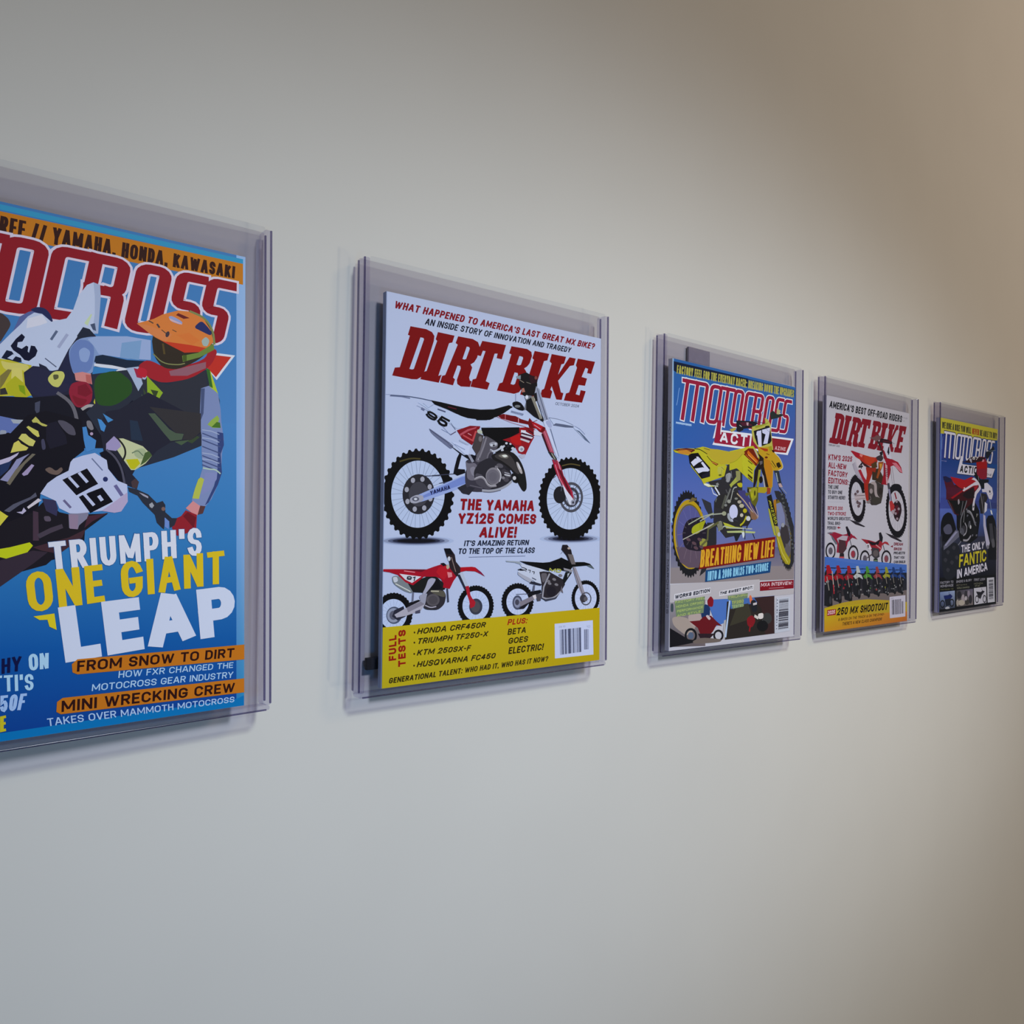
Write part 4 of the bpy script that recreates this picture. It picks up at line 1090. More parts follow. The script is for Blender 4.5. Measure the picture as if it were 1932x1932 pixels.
# front wheel
A.wheel(1590,470,95,430,.80,-6,'26262c',40,.06,0,hub=.01)
A.ring(1575,470,82,356,.86,'6c5c24',-6); A.P([1470,140,1500,130,1500,450,1480,420],'9a6c20')
A.E(1575,470,66,300,'5c5868',-6); A.P([1500,180,1550,160,1590,300,1600,480,1520,440],'7478a0')
A.P([1560,380,1620,420,1650,560,1560,700,1530,560],'3a343c'); A.P([1480,40,1530,40,1600,120,1690,420,1690,800,1650,880,1660,500,1580,200,1500,110],'2c2c34')
for k in range(14): A.E(1560+k*9+(k>7)*4,80+k*44,12,10,'54565c')
A.P([1600,600,1660,640,1650,720,1600,760],'5a5460')
A.P([1500,470,1520,500,1640,800,1640,830,1600,820,1560,720],'a89c2c')
# engine mass
A.c(1260,820,13.8)
A.P([1040,1240,1380,1180,1520,820,1600,780,1932,1000,1932,2600,1500,2700,1180,2300,1200,1750,1300,1600,1120,1340],'2e2c34')
A.L([1130,1400,1180,1550,1320,1620],30,'b8bcd8'); A.L([1220,1380,1320,1540,1400,1780],50,'c4c6dc'); A.L([1300,1360,1130,1340],24,'b4b8b4')
A.S([1500,1050,1600,1000,1650,1050,1600,1250,1520,1260,1500,1150],'8a8a96'); A.L([1540,1060,1500,1240],16,'5a5a68'); A.L([1640,960,1660,1140],14,'8c8c9a')
A.P([1600,1320,1740,1160,1860,960,1880,1180,1680,1340,1640,1400],'989c4c'); A.P([1760,960,1880,960,1880,1200,1780,1220],'86845c')
A.L([1720,1480,1540,1932],40,'6c6c70'); A.Q([1780,1380,1700,1400,1640,1640,1620,1750],30,'9a9ca0'); A.L([1500,1440,1560,1560],30,'56565e')
A.S([1220,1750,1270,1650,1320,1760,1280,1850],'6c7078'); A.S([1240,1290,1300,1260,1330,1330,1260,1340],'7c7c84')
A.S([1780,1280,1932,1260,1932,1390,1840,1380],'a8a020')
A.c(1320,920,9.66)
A.P([330,150,560,100,720,60,900,200,1000,330,1060,560,940,600,880,700,700,720,540,700,400,600,380,400,260,360],'2c2a2e')
A.P([690,60,820,60,930,260,1060,540,1050,570,900,480,760,260],'3f3c74'); A.Q([680,120,800,240,900,380,1000,500,1050,560],24,'a89480'); A.Q([900,280,940,380,1060,540],18,'a88c88'); A.P([900,420,1000,480,1050,560,1010,600,940,580],'7c5c4c'); A.Q([980,260,1060,480,1060,540],12,'b8a098')
A.E(612,450,78,132,'b6b6dc'); A.E(600,600,60,30,'b0b0cc'); A.S([500,480,530,470,560,580,600,640,540,620,500,560],'9498a8')
A.P([860,0,1070,0,1060,240,1010,360,940,290,900,160],'5c5a20'); A.P([900,40,1000,0,1050,20,1030,180,960,260,930,180],'8f8c28'); A.P([1050,20,1180,0,1160,110,1100,100],'20160c')
for x,y,rx,ry,cc in ((720,270,36,30,'9c9490'),(760,340,44,36,'a8a090'),(820,430,36,40,'a89c20'),(760,510,30,34,'b0a8a4'),(530,260,34,34,'8c8c8c'),(470,330,26,24,'7c7c80'),(660,210,30,20,'7c7c7c'),(860,130,34,30,'5c5c30'),(900,60,34,20,'9a8c60'),(950,150,20,50,'a09c20'),(880,60,16,40,'241c14'),(1000,110,14,50,'3c3814'),(440,480,40,40,'8f9080'),(880,570,40,44,'b8b8c8')):
    A.E(x,y,rx,ry,cc)
A.L([560,20,460,300],40,'66666a'); A.L([600,60,560,240],20,'9c9ca0'); A.L([480,140,400,400],60,'52524f')
A.Q([840,540,800,640,740,690],34,'a8a020'); A.P([420,640,520,670,640,720,800,740,780,760,480,750],'a8a83c'); A.L([340,800,440,710,560,740,950,760],22,'a0a4a4'); A.P([490,800,760,790,1010,810,1000,840,760,830,500,830],'a4ac7c'); A.P([760,820,830,820,800,920,780,920],'bcc0d0')
A.L([820,750,820,950],22,'1c2030'); A.L([960,840,1000,940],18,'1c2030'); A.P([610,840,750,840,680,980,650,980],'20242c'); A.L([880,620,850,760],30,'2c2830')
A.L([0,800,380,620],16,'a4a09c'); A.L([0,620,200,500,420,480],22,'989a94'); A.P([300,640,400,620,420,760,340,800],'74746c')
A.E(660,600,60,50,'2a2830'); A.L([560,570,690,620],10,'3c3c48')
A.L([340,640,150,760,140,950,30,1060],40,'5c5a3c'); A.P([0,640,110,600,60,720,0,760],'98981c')
# front plate, shrouds
A.c(1380,780,13.8)
A.P([120,200,220,200,560,220,700,260,540,380,400,400,200,500,130,470],'1c1c26'); A.P([-60,430,100,380,110,440,0,500],'a49448'); A.P([200,250,360,240,520,300,540,340,280,340],'4c1c30'); A.L([200,320,260,360],20,'a8a8b4'); A.P([380,250,440,250,430,340,390,320],'b090a0')
A.P([1000,0,1080,-60,1180,40,1300,20,1360,60,1200,130,1060,160,1020,180],'262e30'); A.P([1180,-120,1280,-60,1240,40,1170,30],'a49c78')
A.L([560,200,1000,310],12,'2c2830'); A.P([300,420,430,400,470,470,300,460],'2c5098')
A.P([860,130,940,170,1010,300,1060,800,1080,950,1050,1020,780,1120,680,900,560,740,520,500,530,360,880,280],'a8a254')
A.P([570,470,980,340,1010,480,1040,720,1000,790,740,880,660,820,600,640],'14141e'); A.P([880,340,970,330,970,370,860,390],'1c1c1c')
A.P([650,490,770,450,780,880,700,890,660,560],'b9b9dc'); A.P([650,490,700,460,690,600,640,580],'b9b9dc')
A.P([790,440,1000,380,990,500,930,800,820,810,880,560,800,520],'b9b9dc'); A.L([880,400,990,510],8,'4c4c68')
A.P([600,330,860,290,960,240,940,280,780,350,620,400],'8c8c30')
# tank shroud, seat
A.P([-60,1000,300,920,400,880,560,860,720,1080,740,1260,640,1380,580,1500,560,1820,400,1700,130,1440,-60,1500],'aca82c')
A.P([290,1030,440,920,560,930,700,1180,720,1240,650,1380,620,1380,290,1060],'6a1f08'); A.P([560,930,600,940,700,1130,680,1180],'a89c8c')
A.L([400,1000,680,1300],90,'b86418'); A.L([420,1080,640,1290],30,'d88c48'); A.L([360,1080,600,1340],14,'c46c28')
for y in (1240,1400,1480,1600,1680): A.L([420,y,540,y+100],26,'4c4410')
A.P([420,1580,540,1680,530,1740,420,1640],'3c2c08'); A.P([200,1200,260,1200,300,1560,230,1500],'9c9a20')
# front mudguard and fork
A.P([680,880,820,900,1040,860,1060,990,1200,1110,1290,1240,1340,1380,1320,1450,1200,1500,1080,1500,1060,1932,960,1932,900,1800,840,1400,830,1180,700,1060],'ac8a22')
A.P([840,1180,1000,1240,1060,1500,1040,1932,960,1932,900,1800,850,1400],'ac741c'); A.Q([1140,1060,1260,1180,1340,1380,1320,1460,1220,1500],20,'b8b8b0')
A.P([1160,1310,1240,1280,1290,1390,1220,1440,1170,1380],'241c08'); A.L([1040,1240,1160,1420],24,'2a2008'); A.L([1010,1300,1120,1440],10,'2a2008'); A.P([700,900,940,940,940,1000,860,1000],'9a3818'); A.E(900,1160,40,26,'5c1c08'); A.L([900,1060,980,1090],18,'5a2c10')
A.P([960,880,1040,860,1060,960,1000,1010],'8c8a24'); A.P([1040,960,1110,980,1110,1040,1060,1020],'2c0c14')
A.P([640,960,700,1060,830,1180,840,1400,960,1932,880,1932,800,1560,760,1440,600,1932,560,1932,600,1500,700,1300,720,1160],'231818'); A.P([720,1260,800,1250,800,1320,740,1360],'5c5660')
A.P([700,1480,760,1480,700,1932,640,1932],'8c8a30'); A.P([780,1560,830,1640,880,1932,840,1932],'9c98a4'); A.E(760,1740,50,90,'1c1410')
A.P([1100,1500,1230,1510,1290,1800,1330,1932,1230,1932,1170,1720],'2c323c'); A.P([1140,1560,1170,1560,1220,1800,1190,1800],'8c94a0'); A.P([1210,1840,1280,1830,1330,1932,1240,1932],'a89098')
A.c(1320,920,9.66)
A.P([1060,0,1310,0,1290,100,1240,60,1180,110,1050,100],'9c8c24'); A.P([1220,0,1290,20,1280,120,1220,130],'8c3c28')
A.P([1220,170,1300,130,1340,300,1420,700,1350,700,1260,380],'1a1a18')
A.T('RMZ250',[1290,260,1410,640,1370,690,1250,240],'a8a430',.16); 
A.P([1240,380,1270,400,1350,700,1390,890,1350,870,1290,640],'9c9a3c'); A.P([1360,700,1430,720,1470,900,1400,900],'9c9448'); A.P([1390,880,1470,900,1560,1180,1650,1330,1640,1390,1580,1400,1500,1300,1430,1100],'988c28'); A.L([1410,920,1500,1200,1600,1370],14,'c0b468'); A.E(1440,860,24,40,'a8a8b4'); A.E(1510,690,30,40,'8c8c9c'); A.L([1440,0,1560,160],26,'2c2c38'); A.L([1480,0,1580,120],8,'a8a4a8')
A.c(1260,820,13.8)
# rear fender, plate, seat
A.P([130,420,260,380,480,370,680,380,820,350,900,330,1000,350,1120,390,1280,400,1600,460,1700,450,1932,390,1932,1010,1780,890,1660,930,1600,790,1480,800,1530,830,1460,1100,1180,1200,960,1270,1100,1320,1200,1370,1040,1380,930,1320,860,1180,600,850,530,560,330,520,180,480],'aba42a')
A.P([900,360,1250,400,1600,470,1932,400,2000,500,1640,760,1380,800,1120,640,1000,500],'aa9832'); A.Q([1932,520,1780,700,1600,760],14,'8a8420')
A.P([130,420,260,390,480,370,680,400,700,430,600,490,400,460,240,440],'5a1c1c'); A.P([260,430,480,420,600,470,560,540,330,520,250,480],'b47c30'); A.L([300,400,620,430],10,'b06a2c')
A.Q([690,385,820,400,920,460,1010,520],22,'2c2410'); A.L([930,370,1080,420],14,'3c3820'); A.L([1010,570,1080,660,1120,700],22,'3c3c14')
A.P([1090,680,1310,780,1260,830,1160,770],'74401c'); A.L([1140,730,1270,790],18,'c4843c')
A.P([530,550,600,510,780,490,880,640,1090,880,1090,1110,870,1170,640,870,560,760],'0a0a16'); A.P([880,1060,1080,980,1080,1110,880,1160],'1c1a2c')
A.P([590,740,700,640,740,640,730,590,780,590,890,700,780,750,660,845],'bebee0'); A.P([690,900,900,870,940,880,850,750,900,720,1080,940,1040,975,900,980,790,1025],'bebee0')
A.P([1290,860,1440,830,1450,880,1400,1080,1330,1090,1280,960],'a8a44c'); A.L([1380,860,1460,930],12,'6c6a24'); A.L([1400,930,1380,1060],10,'6c6a24'); A.E(1350,1070,40,26,'5c5c20')
A.P([930,1290,1020,1290,1140,1360,1040,1370,940,1330],'c8ccc0')
# ---- headline panels
A.g('headline')
A.c(1200,920,5.682)
A.P([720,635,1490,530,1478,752,668,878],'701010')
A.T('BREATHING NEW LIFE',[696,672,1480,560,1466,742,682,858],'c4942c',.14,.12)
A.P([745,886,1445,792,1432,912,738,1012],'164478')
A.T('INTO A 2006 RM125 TWO-STROKE',[768,900,1416,808,1410,890,762,1000],'7fb0d4',.18,.12)
A.P([1325,1012,1686,990,1684,1080,1325,1108],'7c1024'); A.T('MXA INTERVIEW:',[1338,1024,1672,1004,1668,1040,1334,1064],'c8b0c0',.2); A.L([1420,1080,1580,1070],8,'9c6a78')
A.g('lower_pictures')
A.P([365,1040,1320,985,1320,1110,1690,1090,1686,1140,1480,1160,360,1230],'a9a3b0')
A.G([362,1230,740,1200,740,1690,362,1700],['8c8696','7c6c74','6c6068','4c4448'],3); A.P([362,1500,560,1620,700,1640,362,1706],'14121c')
A.P([780,1200,1000,1190,960,1440,860,1480,790,1300],'4a6cb4'); A.S([380,1380,520,1380,660,1460,560,1600,400,1480],'9a8c8c'); A.S([540,1360,700,1340,740,1450,600,1500],'a49498'); A.P([940,1420,1000,1400,960,1620,920,1620],'a4a0ac')
A.S([370,1240,400,1240,400,1330,370,1330],'3c4854')
A.S([780,1180,800,1160,830,1200,820,1280,770,1270,760,1210],'7c1424'); A.S([730,1240,790,1270,790,1380,710,1420,690,1350],'1c3460'); A.P([570,1430,680,1420,720,1380,800,1370,860,1430,920,1480,860,1470,820,1540,760,1600,690,1580,660,1500],'641420'); A.S([740,1370,770,1360,800,1400,780,1420],'b8a8b4')
A.ring(585,1580,66,80,.68,'14161e'); A.E(585,1580,30,36,'54607c'); A.ring(880,1580,54,62,.66,'1c1820'); A.P([660,1560,840,1560,780,1620,700,1640],'2c1c28'); A.S([600,1640,700,1600,920,1620,900,1650,620,1670],'6c6060')
A.P([970,1220,1478,1160,1478,1560,950,1625],'2c2626'); A.P([1000,1200,1480,1158,1470,1200,1150,1260,1010,1300],'4464a8'); A.P([1260,1180,1478,1160,1478,1560,1380,1570,1340,1300],'382428'); A.P([1080,1260,1200,1240,1240,1400,1000,1480],'3c3830'); A.L([955,1600,1000,1210],26,'a8b8dc')
A.S([1205,1160,1230,1150,1250,1230,1220,1250],'c46c50'); A.S([1220,1210,1280,1200,1300,1320,1240,1340],'20222c'); A.L([1250,1250,1290,1240],24,'b4acb8'); A.S([1180,1400,1240,1360,1280,1420,1240,1500,1190,1480],'7c1824'); A.L([1260,1370,1310,1400],30,'c0b8bc'); A.L([1320,1450,1400,1400],26,'a0a0a8'); A.L([1220,1470,1210,1540],22,'8c1824'); A.E(1400,1400,50,60,'38383c'); A.E(1350,1480,60,60,'16161c'); A.S([1300,1350,1360,1340,1360,1400,1310,1410],'c8c0c8')
A.P([410,1140,795,1070,795,1130,405,1200],'c0bccc'); A.T('WORKS EDITION',[420,1150,790,1082,786,1118,414,1194],'1c2034',.27)
A.P([890,1110,1260,1040,1255,1100,885,1165],'c0bccc'); A.T('THE SWEET SPOT:',[900,1118,1250,1054,1246,1084,892,1150],'1c2034',.27)
A.P([410,1215,735,1165,720,1340,430,1380],'6c7c64')
for k,(x0,x1) in enumerate(((420,735),(430,720),(440,715),(440,690))): A.T(('FACTORY FEEL','HONDA CRF250','PERFORMANCE','AND STYLE')[k],[x0,1215+k*48,x1,1168+k*48,x1-3,1192+k*48,x0-2,1240+k*48],'a4b06c',.18)
A.P([980,1160,1195,1130,1190,1180,1150,1190,1150,1270,1030,1300,1020,1210,980,1200],'6c7c68')
A.T('TRIUMPH',[985,1168,1190,1136,1186,1162,982,1192],'a8ac6c',.18); A.T('TF250',[1022,1220,1150,1200,1148,1228,1020,1250],'a8ac60',.18); A.T('TESTED',[1022,1262,1150,1246,1148,1272,1020,1290],'9cac7c',.18)
A.g('barcode')
A.P([1500,1180,1645,1165,1642,1530,1480,1560],'b0b2c8'); A.bars([1530,1200,1628,1190,1626,1510,1518,1526],30,'302e40',8,True); A.bars([1505,1200,1515,1200,1505,1535,1495,1540],10,'54546c',2,True)
spine_text(A, 'MOTOCROSS ACTION MAGAZINE  MARCH 2025', .075, -.10, '30303c')
# ------------------------------------------------------------------ fourth cover: white, orange motorcycle
A = ARTS[3]
WH4 = 'aeabb8'
A.c(1520,700,8.05)
A.g('masthead')
slab_masthead(A, '7a1528', WH4, [455,640,1540,850,1455,1255,350,1100], ARTS[1])
A.g('headline')
A.T("AMERICA'S BEST OFF-ROAD RIDERS",[368,455,1475,680,1462,785,352,560],'14141f',.2)
A.T('PAGE',[1492,700,1555,710,1552,735,1488,722],'7a7684',.12); A.T('47',[1490,752,1512,756,1508,778,1486,772],'7a7684',.12)
A.T('FEBRUARY 2025',[346,1120,515,1142,513,1170,344,1148],'34323e',.14)
for y,s,x1 in ((1275,"KTM'S 2025",705),(1395,"ALL-NEW",618),(1515,"FACTORY",634),(1630,"EDITIONS:",650)):
    A.T(s,[345,y,x1+5,y+38,x1-5,y+118,340,y+92],'820f2c',.2)
A.c(1545,840,10.17)
for y,s,x1,d in ((790,'THE LINE',378,2),(890,'TO BUY ONE',450,6),(992,'STARTS HERE!',505,6)):
    A.T(s,[176,y-8,x1,y+d,x1-6,y+72,172,y+64],'282634',.2)
A.L([175,1110,470,1110],3,'8c8ca8')
A.T("BETA'S 200",[170,1190,458,1200,452,1270,166,1260],'8c1430',.2); A.T("TWO-STROKE",[170,1298,520,1302,514,1372,166,1366],'8c1430',.2)
A.T("WORLD'S GREATEST",[168,1395,605,1402,600,1465,165,1456],'282634',.2); A.T("TRAIL BIKE-",[166,1486,426,1492,420,1552,164,1548],'282634',.2); A.T("PERIOD!",[162,1576,332,1578,326,1640,158,1636],'282634',.2)
A.P([350,1600,380,1575,380,1592,410,1592,410,1614,380,1614,380,1630],'8c1430')
A.g('motorcycle_picture')
A.c(1545,840,10.17)
A.P([580,1450,700,1480,890,1580,860,1590,700,1540],'28222c'); A.P([1270,1700,1420,1750,1600,1860,1560,1870,1380,1790],'28222c')
A.wheel(730,1050,163,470,.69,-4,'16111b',40,.045,14,'7c7888',.12,fill=WH4)
A.wheel(1487,1280,205,530,.735,-3,'14101a',46,.04,16,'7c7888',.1,fill=WH4)
A.P([600,700,690,580,740,640,870,760,880,900,800,760,700,700],'16111b')
A.S([1420,1140,1500,1060,1570,1130,1590,1280,1550,1420,1510,1500,1430,1400],'2a1620'); A.S([1440,1200,1520,1150,1540,1300,1480,1380],'4c1828')
for x,y in ((1490,1100),(1470,1330),(1530,1240),(1500,1430),(1450,1260)): A.E(x,y,22,26,'8c7c88')
for x,y in ((740,910),(700,960),(740,1120),(780,1140),(760,1190)): A.E(x,y,26,30,'5c4c54')
A.P([680,990,760,950,900,930,910,1080,820,1060,690,1090],'a89ca4'); A.L([690,990,880,980],10,'4c3c44'); A.L([700,1060,880,1040],8,'6c5c60')
A.P([640,380,690,340,720,440,800,600,900,760,860,740,740,640,670,480],'8c8496'); A.S([650,380,690,340,720,440,820,620,800,660,700,560],'9c96a6')
A.P([700,300,780,270,880,400,920,560,900,720,780,520,730,420],'b8b0bc'); A.P([750,500,800,480,860,620,940,740,920,800,860,740],'962034')
A.T('4',[750,355,860,350,830,460,760,480],'24222c',.24); 
A.P([860,740,920,780,950,1080,900,1060,870,880],'8c2c1c'); A.P([900,440,1050,440,1010,600,960,740,960,1090,910,1090,880,800,920,600],'96281c')
A.P([940,760,1100,700,1180,760,1240,780,1220,1000,1190,1130,1100,1170,1010,1170,950,1100],'3a3434'); A.S([980,740,1060,700,1110,760,1110,960,1180,1050,1120,1060,1060,960,1060,780,1000,760],'988c90'); A.E(1010,860,50,90,'4c4444'); A.E(1000,900,30,50,'8c8084'); A.Q([980,1000,1000,1060,960,1080],14,'807478'); A.E(1180,900,40,70,'2c2424'); A.E(1100,1080,90,70,'3c3834'); A.E(950,1110,40,30,'7c7074')
A.P([1020,480,1150,460,1240,640,1220,780,1100,700,1020,680],'3c2c20'); A.P([1140,340,1240,330,1220,420,1180,520,1130,660,1100,640,1140,480],'8c4820'); A.P([1160,370,1210,370,1200,440,1180,480],'b88c38')
A.P([1240,350,1380,400,1370,560,1330,680,1310,780,1200,770,1240,560],'8a1428'); A.P([1270,370,1310,400,1320,700,1340,780,1290,760],'b0909c')
for k in range(5): A.L([1270,460+k*34,1320,480+k*34],12,'2c1420')
A.P([605,125,640,120,860,200,1000,240,1080,250,1130,230,1120,340,1060,430,980,420,880,370,780,290,700,240],'a02c20'); A.P([605,125,640,120,800,180,780,240,720,250],'94162c'); A.P([780,180,840,200,820,250,780,220],'c47470'); A.P([860,200,1000,240,1080,250,1060,320,960,400,870,320],'a83a20'); A.P([780,290,880,370,980,430,960,460,860,410],'3c1c1c')
A.P([900,440,1100,450,1080,540,920,480],'8a2818'); A.P([1000,380,1100,320,1120,440,1020,460],'4c3820'); A.S([1090,240,1200,190,1240,260,1200,330,1110,300],'383038'); A.S([1160,150,1210,130,1230,200,1180,210],'1a1a24'); A.L([1220,110,1250,230],26,'221a2a')
A.P([1235,-120,1380,-60,1330,60,1400,270,1330,290,1260,200],'b4b4c6'); A.T('4',[1318,50,1356,60,1352,200,1310,190],'0c0c24',.3); A.P([1225,90,1260,130,1310,260,1380,280,1300,330,1240,260],'821428')
A.P([1260,280,1400,280,1520,340,1580,440,1605,550,1560,540,1440,400,1380,420,1300,380],'90162c'); A.P([1400,350,1480,350,1560,440,1605,545,1560,520,1470,420],'b86a7c'); A.L([1460,420,1580,530],8,'c0a0ac')
A.P([1370,430,1410,430,1450,740,1410,750],'8c8894'); A.P([1385,430,1395,430,1430,740,1415,740],'c4c0cc'); A.P([1310,750,1350,740,1400,1080,1360,1080],'403c48'); A.P([1330,860,1360,860,1390,1090,1360,1090],'84809c'); A.P([1350,1100,1400,1080,1450,1180,1430,1300,1370,1280],'a03034'); A.L([1450,920,1490,1060],44,'7c1428'); A.E(1420,1300,30,40,'9c8c98')
A.S([1380,800,1440,760,1540,760,1600,830,1560,900,1460,880,1390,940],'16141f')
A.c(1520,700,8.05)
A.P([970,1020,1040,1010,1080,980,1150,1000,1140,1040,1080,1080,1060,1070],'6a4c50'); A.P([1140,1030,1250,1050,1320,1090,1300,1120,1180,1100,1120,1090],'2c1420'); A.L([1170,1070,1290,1090],12,'5c2030'); A.L([1310,1090,1350,1115],6,'6c6a74'); A.P([1080,1060,1120,1080,1160,1200,1170,1260,1140,1200],'3c2428')
A.g('small_motorcycle_picture')
A.c(1520,960,8.05)
for (x,y,rx,ry) in ((378,655,76,130),(722,705,80,140),(898,775,76,135),(1222,770,76,130)):
    A.wheel(x,y,rx,ry,.76,0,'15111b',30,.03,8,'8c8898',.1,fill=WH4); A.E(x,y,rx*.42,ry*.42,'5a5460'); 
A.E(715,700,30,50,'8c3444'); A.E(1218,775,28,50,'7c4450')
A.P([340,380,440,370,560,410,620,400,640,370,700,400,720,440,640,520,620,600,560,680,470,680,480,560,400,440],'8a1c38'); A.P([470,470,560,420,640,430,620,500,540,500,560,620,500,540],'a49aa8'); A.P([380,400,480,540,460,560,400,470],'5c6470'); A.P([500,480,600,500,620,620,560,700,500,680],'4a3038'); A.P([640,390,740,430,785,480,700,450],'8a1c38'); A.P([605,290,630,280,680,380,670,440,640,420],'1e1624'); A.L([660,440,700,600],14,'4c4450'); A.P([330,380,380,370,420,390,340,395],'6a6474')
A.P([520,690,580,690,585,800,505,800],'2a2228'); A.P([510,740,580,740,580,770,510,770],'a84c54')
A.P([840,470,960,490,1060,520,1120,480,1160,520,1150,620,1110,680,1000,650,940,560],'8c2030'); A.P([930,500,1050,530,1130,480,1100,560,1000,570],'1c1620'); A.P([910,550,960,540,1000,620,970,640,930,600],'c0bcc8'); A.T('5',[930,560,960,565,960,610,935,605],'201c28',.24); A.P([1000,600,1110,620,1120,740,1060,780,1000,720],'3c3840'); A.E(1060,690,40,50,'5c5458'); A.P([1110,380,1140,370,1170,450,1160,520,1120,500],'1c1a24'); A.P([1150,540,1200,510,1240,520,1270,570,1200,540,1160,570],'982c38'); A.L([1170,560,1200,660],14,'4c4450'); A.L([1060,560,1140,620],20,'b87c84'); A.L([930,760,1010,700],24,'4c444c')
A.P([1030,770,1090,770,1095,860,1025,860],'2c3028'); A.L([1035,800,1088,800],10,'7c9c7c')
A.T('DREAM',[1340,525,1476,530,1470,575,1336,570],'7a1430',.2); A.T('BIKES!',[1340,600,1458,604,1454,645,1336,642],'7a1430',.2)
for y,s,x1 in ((664,'PROJECTS',1506),(732,'THAT YOU',1498),(798,'CAN BUILD!',1510)): A.T(s,[1338,y,x1,y,x1-4,y+38,1334,y+40],'2a2632',.2)
A.P([1285,585,1320,565,1320,600],'7a1430')
A.g('lineup_picture')
A.G([285,740,1530,860,1530,1330,285,1330],['4a6cb4','4a70b8','5a6c98','6a6c88'],2)
A.P([285,740,480,800,850,860,1240,870,1530,858,1530,990,1240,1010,800,1010,285,1000],'4468b0')
A.G([285,1000,1530,980,1530,1280,285,1480],['28262e','1c2236','2c2c34','3c3438'],2)
A.P([285,1400,700,1300,1240,1290,1530,1240,1530,1420,285,1510],'6c6264')
rnd=random.Random(7)
bk=[(330,'941424',1.5),(480,'8c1828',1.3),(640,'8c2030',1.25),(775,'a8acb0',1.1),(920,'4c8434',1.05),(1070,'8a3c40',1.0),(1210,'8c8c30',.95),(1320,'203c74',.9),(1430,'24407c',.9)]
for x,cc,k in bk:
    top=900+ (x-330)*.03
    A.P([x-50*k,top+100*k,x-20,top+40,x+30,top+30,x+60*k,top+130*k,x+50*k,top+260*k,x+20*k,top+400*k,x-40*k,top+380*k,x-60*k,top+240*k],'1e1e26')
    A.L([x-70*k,top+4,x+80*k,top+14],9*k,'141428'); A.P([x-12*k,top-30,x+20*k,top-34,x+50*k,top+60*k,x-6*k,top+70*k],cc)
    A.P([x-50*k,top+110*k,x-4*k,top+70*k,x+60*k,top+90*k,x+90*k,top+160*k,x+30*k,top+120*k,x-20*k,top+150*k],cc)
    A.L([x-6*k,top+90*k,x+34*k,top+330*k],14*k,'8c8480'); A.S([x,top+240*k,x+40*k,top+220*k,x+56*k,top+400*k,x+16*k,top+430*k],'1a1a20'); A.E(x+30*k,top+330*k,12*k,40*k,'3c3c44')
    for j in range(7): A.E(x+rnd.uniform(-60,60)*k,top+rnd.uniform(130,380)*k,rnd.uniform(5,12)*k,rnd.uniform(6,16)*k,rnd.choice(['5c5c64','74747c','3c3038',cc,'8c8c90']))
A.L([400,960,430,1260],22,'b0a09c'); A.L([420,1160,430,1300],24,'b02838')
A.g('yellow_band')
A.P([285,1512,560,1430,760,1395,940,1380,1280,1395,1530,1420,1530,1700,1200,1740,285,1880],'a89028')
A.G([285,1640,1530,1560,1530,1705,285,1880],['b49820','b4702c','a8602c','b88420'],3)
A.G([285,1520,900,1440,900,1640,285,1690],['b09c1c','a8981c','b0841c','b49820'],2)
A.g('band_lettering')
A.P([330,1540,460,1525,455,1612,325,1630],'8c1c30'); A.T('2025',[342,1552,448,1538,440,1596,334,1612],'d4b4b8',.2)
A.T('250 MX SHOOTOUT',[488,1508,1248,1428,1230,1538,470,1622],'140e10',.2)
A.T('8 BIKES ON THE TRACK & ON THE DYNO-',[500,1664,1192,1582,1184,1618,492,1706],'4c3414',.18); A.T("THERE'S A NEW CLASS CHAMPION!",[560,1722,1152,1650,1146,1696,552,1774],'4c3414',.18)
A.g('barcode')
A.P([1266,1345,1506,1318,1504,1636,1270,1664],'b4b0c2'); A.bars([1298,1390,1440,1375,1440,1598,1300,1612],22,'34303f',4); A.bars([1450,1410,1482,1406,1482,1590,1452,1594],6,'3c3848',9); A.T('02',[1290,1360,1325,1356,1325,1374,1290,1378],'5c5868',.14)
spine_text(A, 'DIRT BIKE  FEBRUARY 2025', .05, -.04, '4c4854')
# ------------------------------------------------------------------ fifth cover: dark blue, white masthead
A = ARTS[4]
A.c(1730,740,9.564)
A.g('cover_picture')
A.G([415,455,1462,655,1446,2180,395,2180],['1c2c78','1c4488','343c74','3c4890'],3)
A.G([415,1200,1450,1300,1440,2000,400,1900],['1a3878','14488c','3a4484','3c4c94'],3)
A.P([410,745,450,752,420,2000,385,2000],'5c78b8')
A.c(1730,960,9.564)
A.P([385,0,1440,0,1425,1725,380,1870],'2c3060')
A.G([380,0,1440,0,1432,500,380,500],['5060a8','3c58a0','242c54','4a5074'],2)
A.G([380,500,1432,500,1425,1250,380,1300],['32364c','2c2c44','10101c','0a0c26'],3)
A.P([380,1250,1425,1200,1425,1725,380,1870],'0a0a14')
A.P([380,0,410,0,400,1870,378,1870],'7880a4')
A.g('banner')
A.c(1730,740,9.564)
A.P([425,455,1462,655,1450,860,425,745],'aaa43c')
A.T('WE RIDE A BIKE YOU WILL',[458,528,980,628,974,745,452,648],'2c2c2a',.19); A.T('NEVER',[1000,640,1125,664,1120,772,996,748],'90281c',.2); A.T('BE ABLE TO BUY',[1140,668,1445,724,1440,836,1134,778],'2c2c2a',.19)
A.g('masthead')
A.P([760,1280,1415,1370,1360,1552,715,1478],'0a1030'); A.P([775,1290,1408,1378,1350,1540,728,1468],'b8b6cc')
pen_word(A, MOTO, [505,722,1408,890,1350,1270,475,1160], 44, 'b9b7ce', ('080a20',1.6), drop=1.02, ax=1.3)
A.P([794,1150,838,1160,815,1300,800,1400,728,1468,724,1460],'b9b7ce')
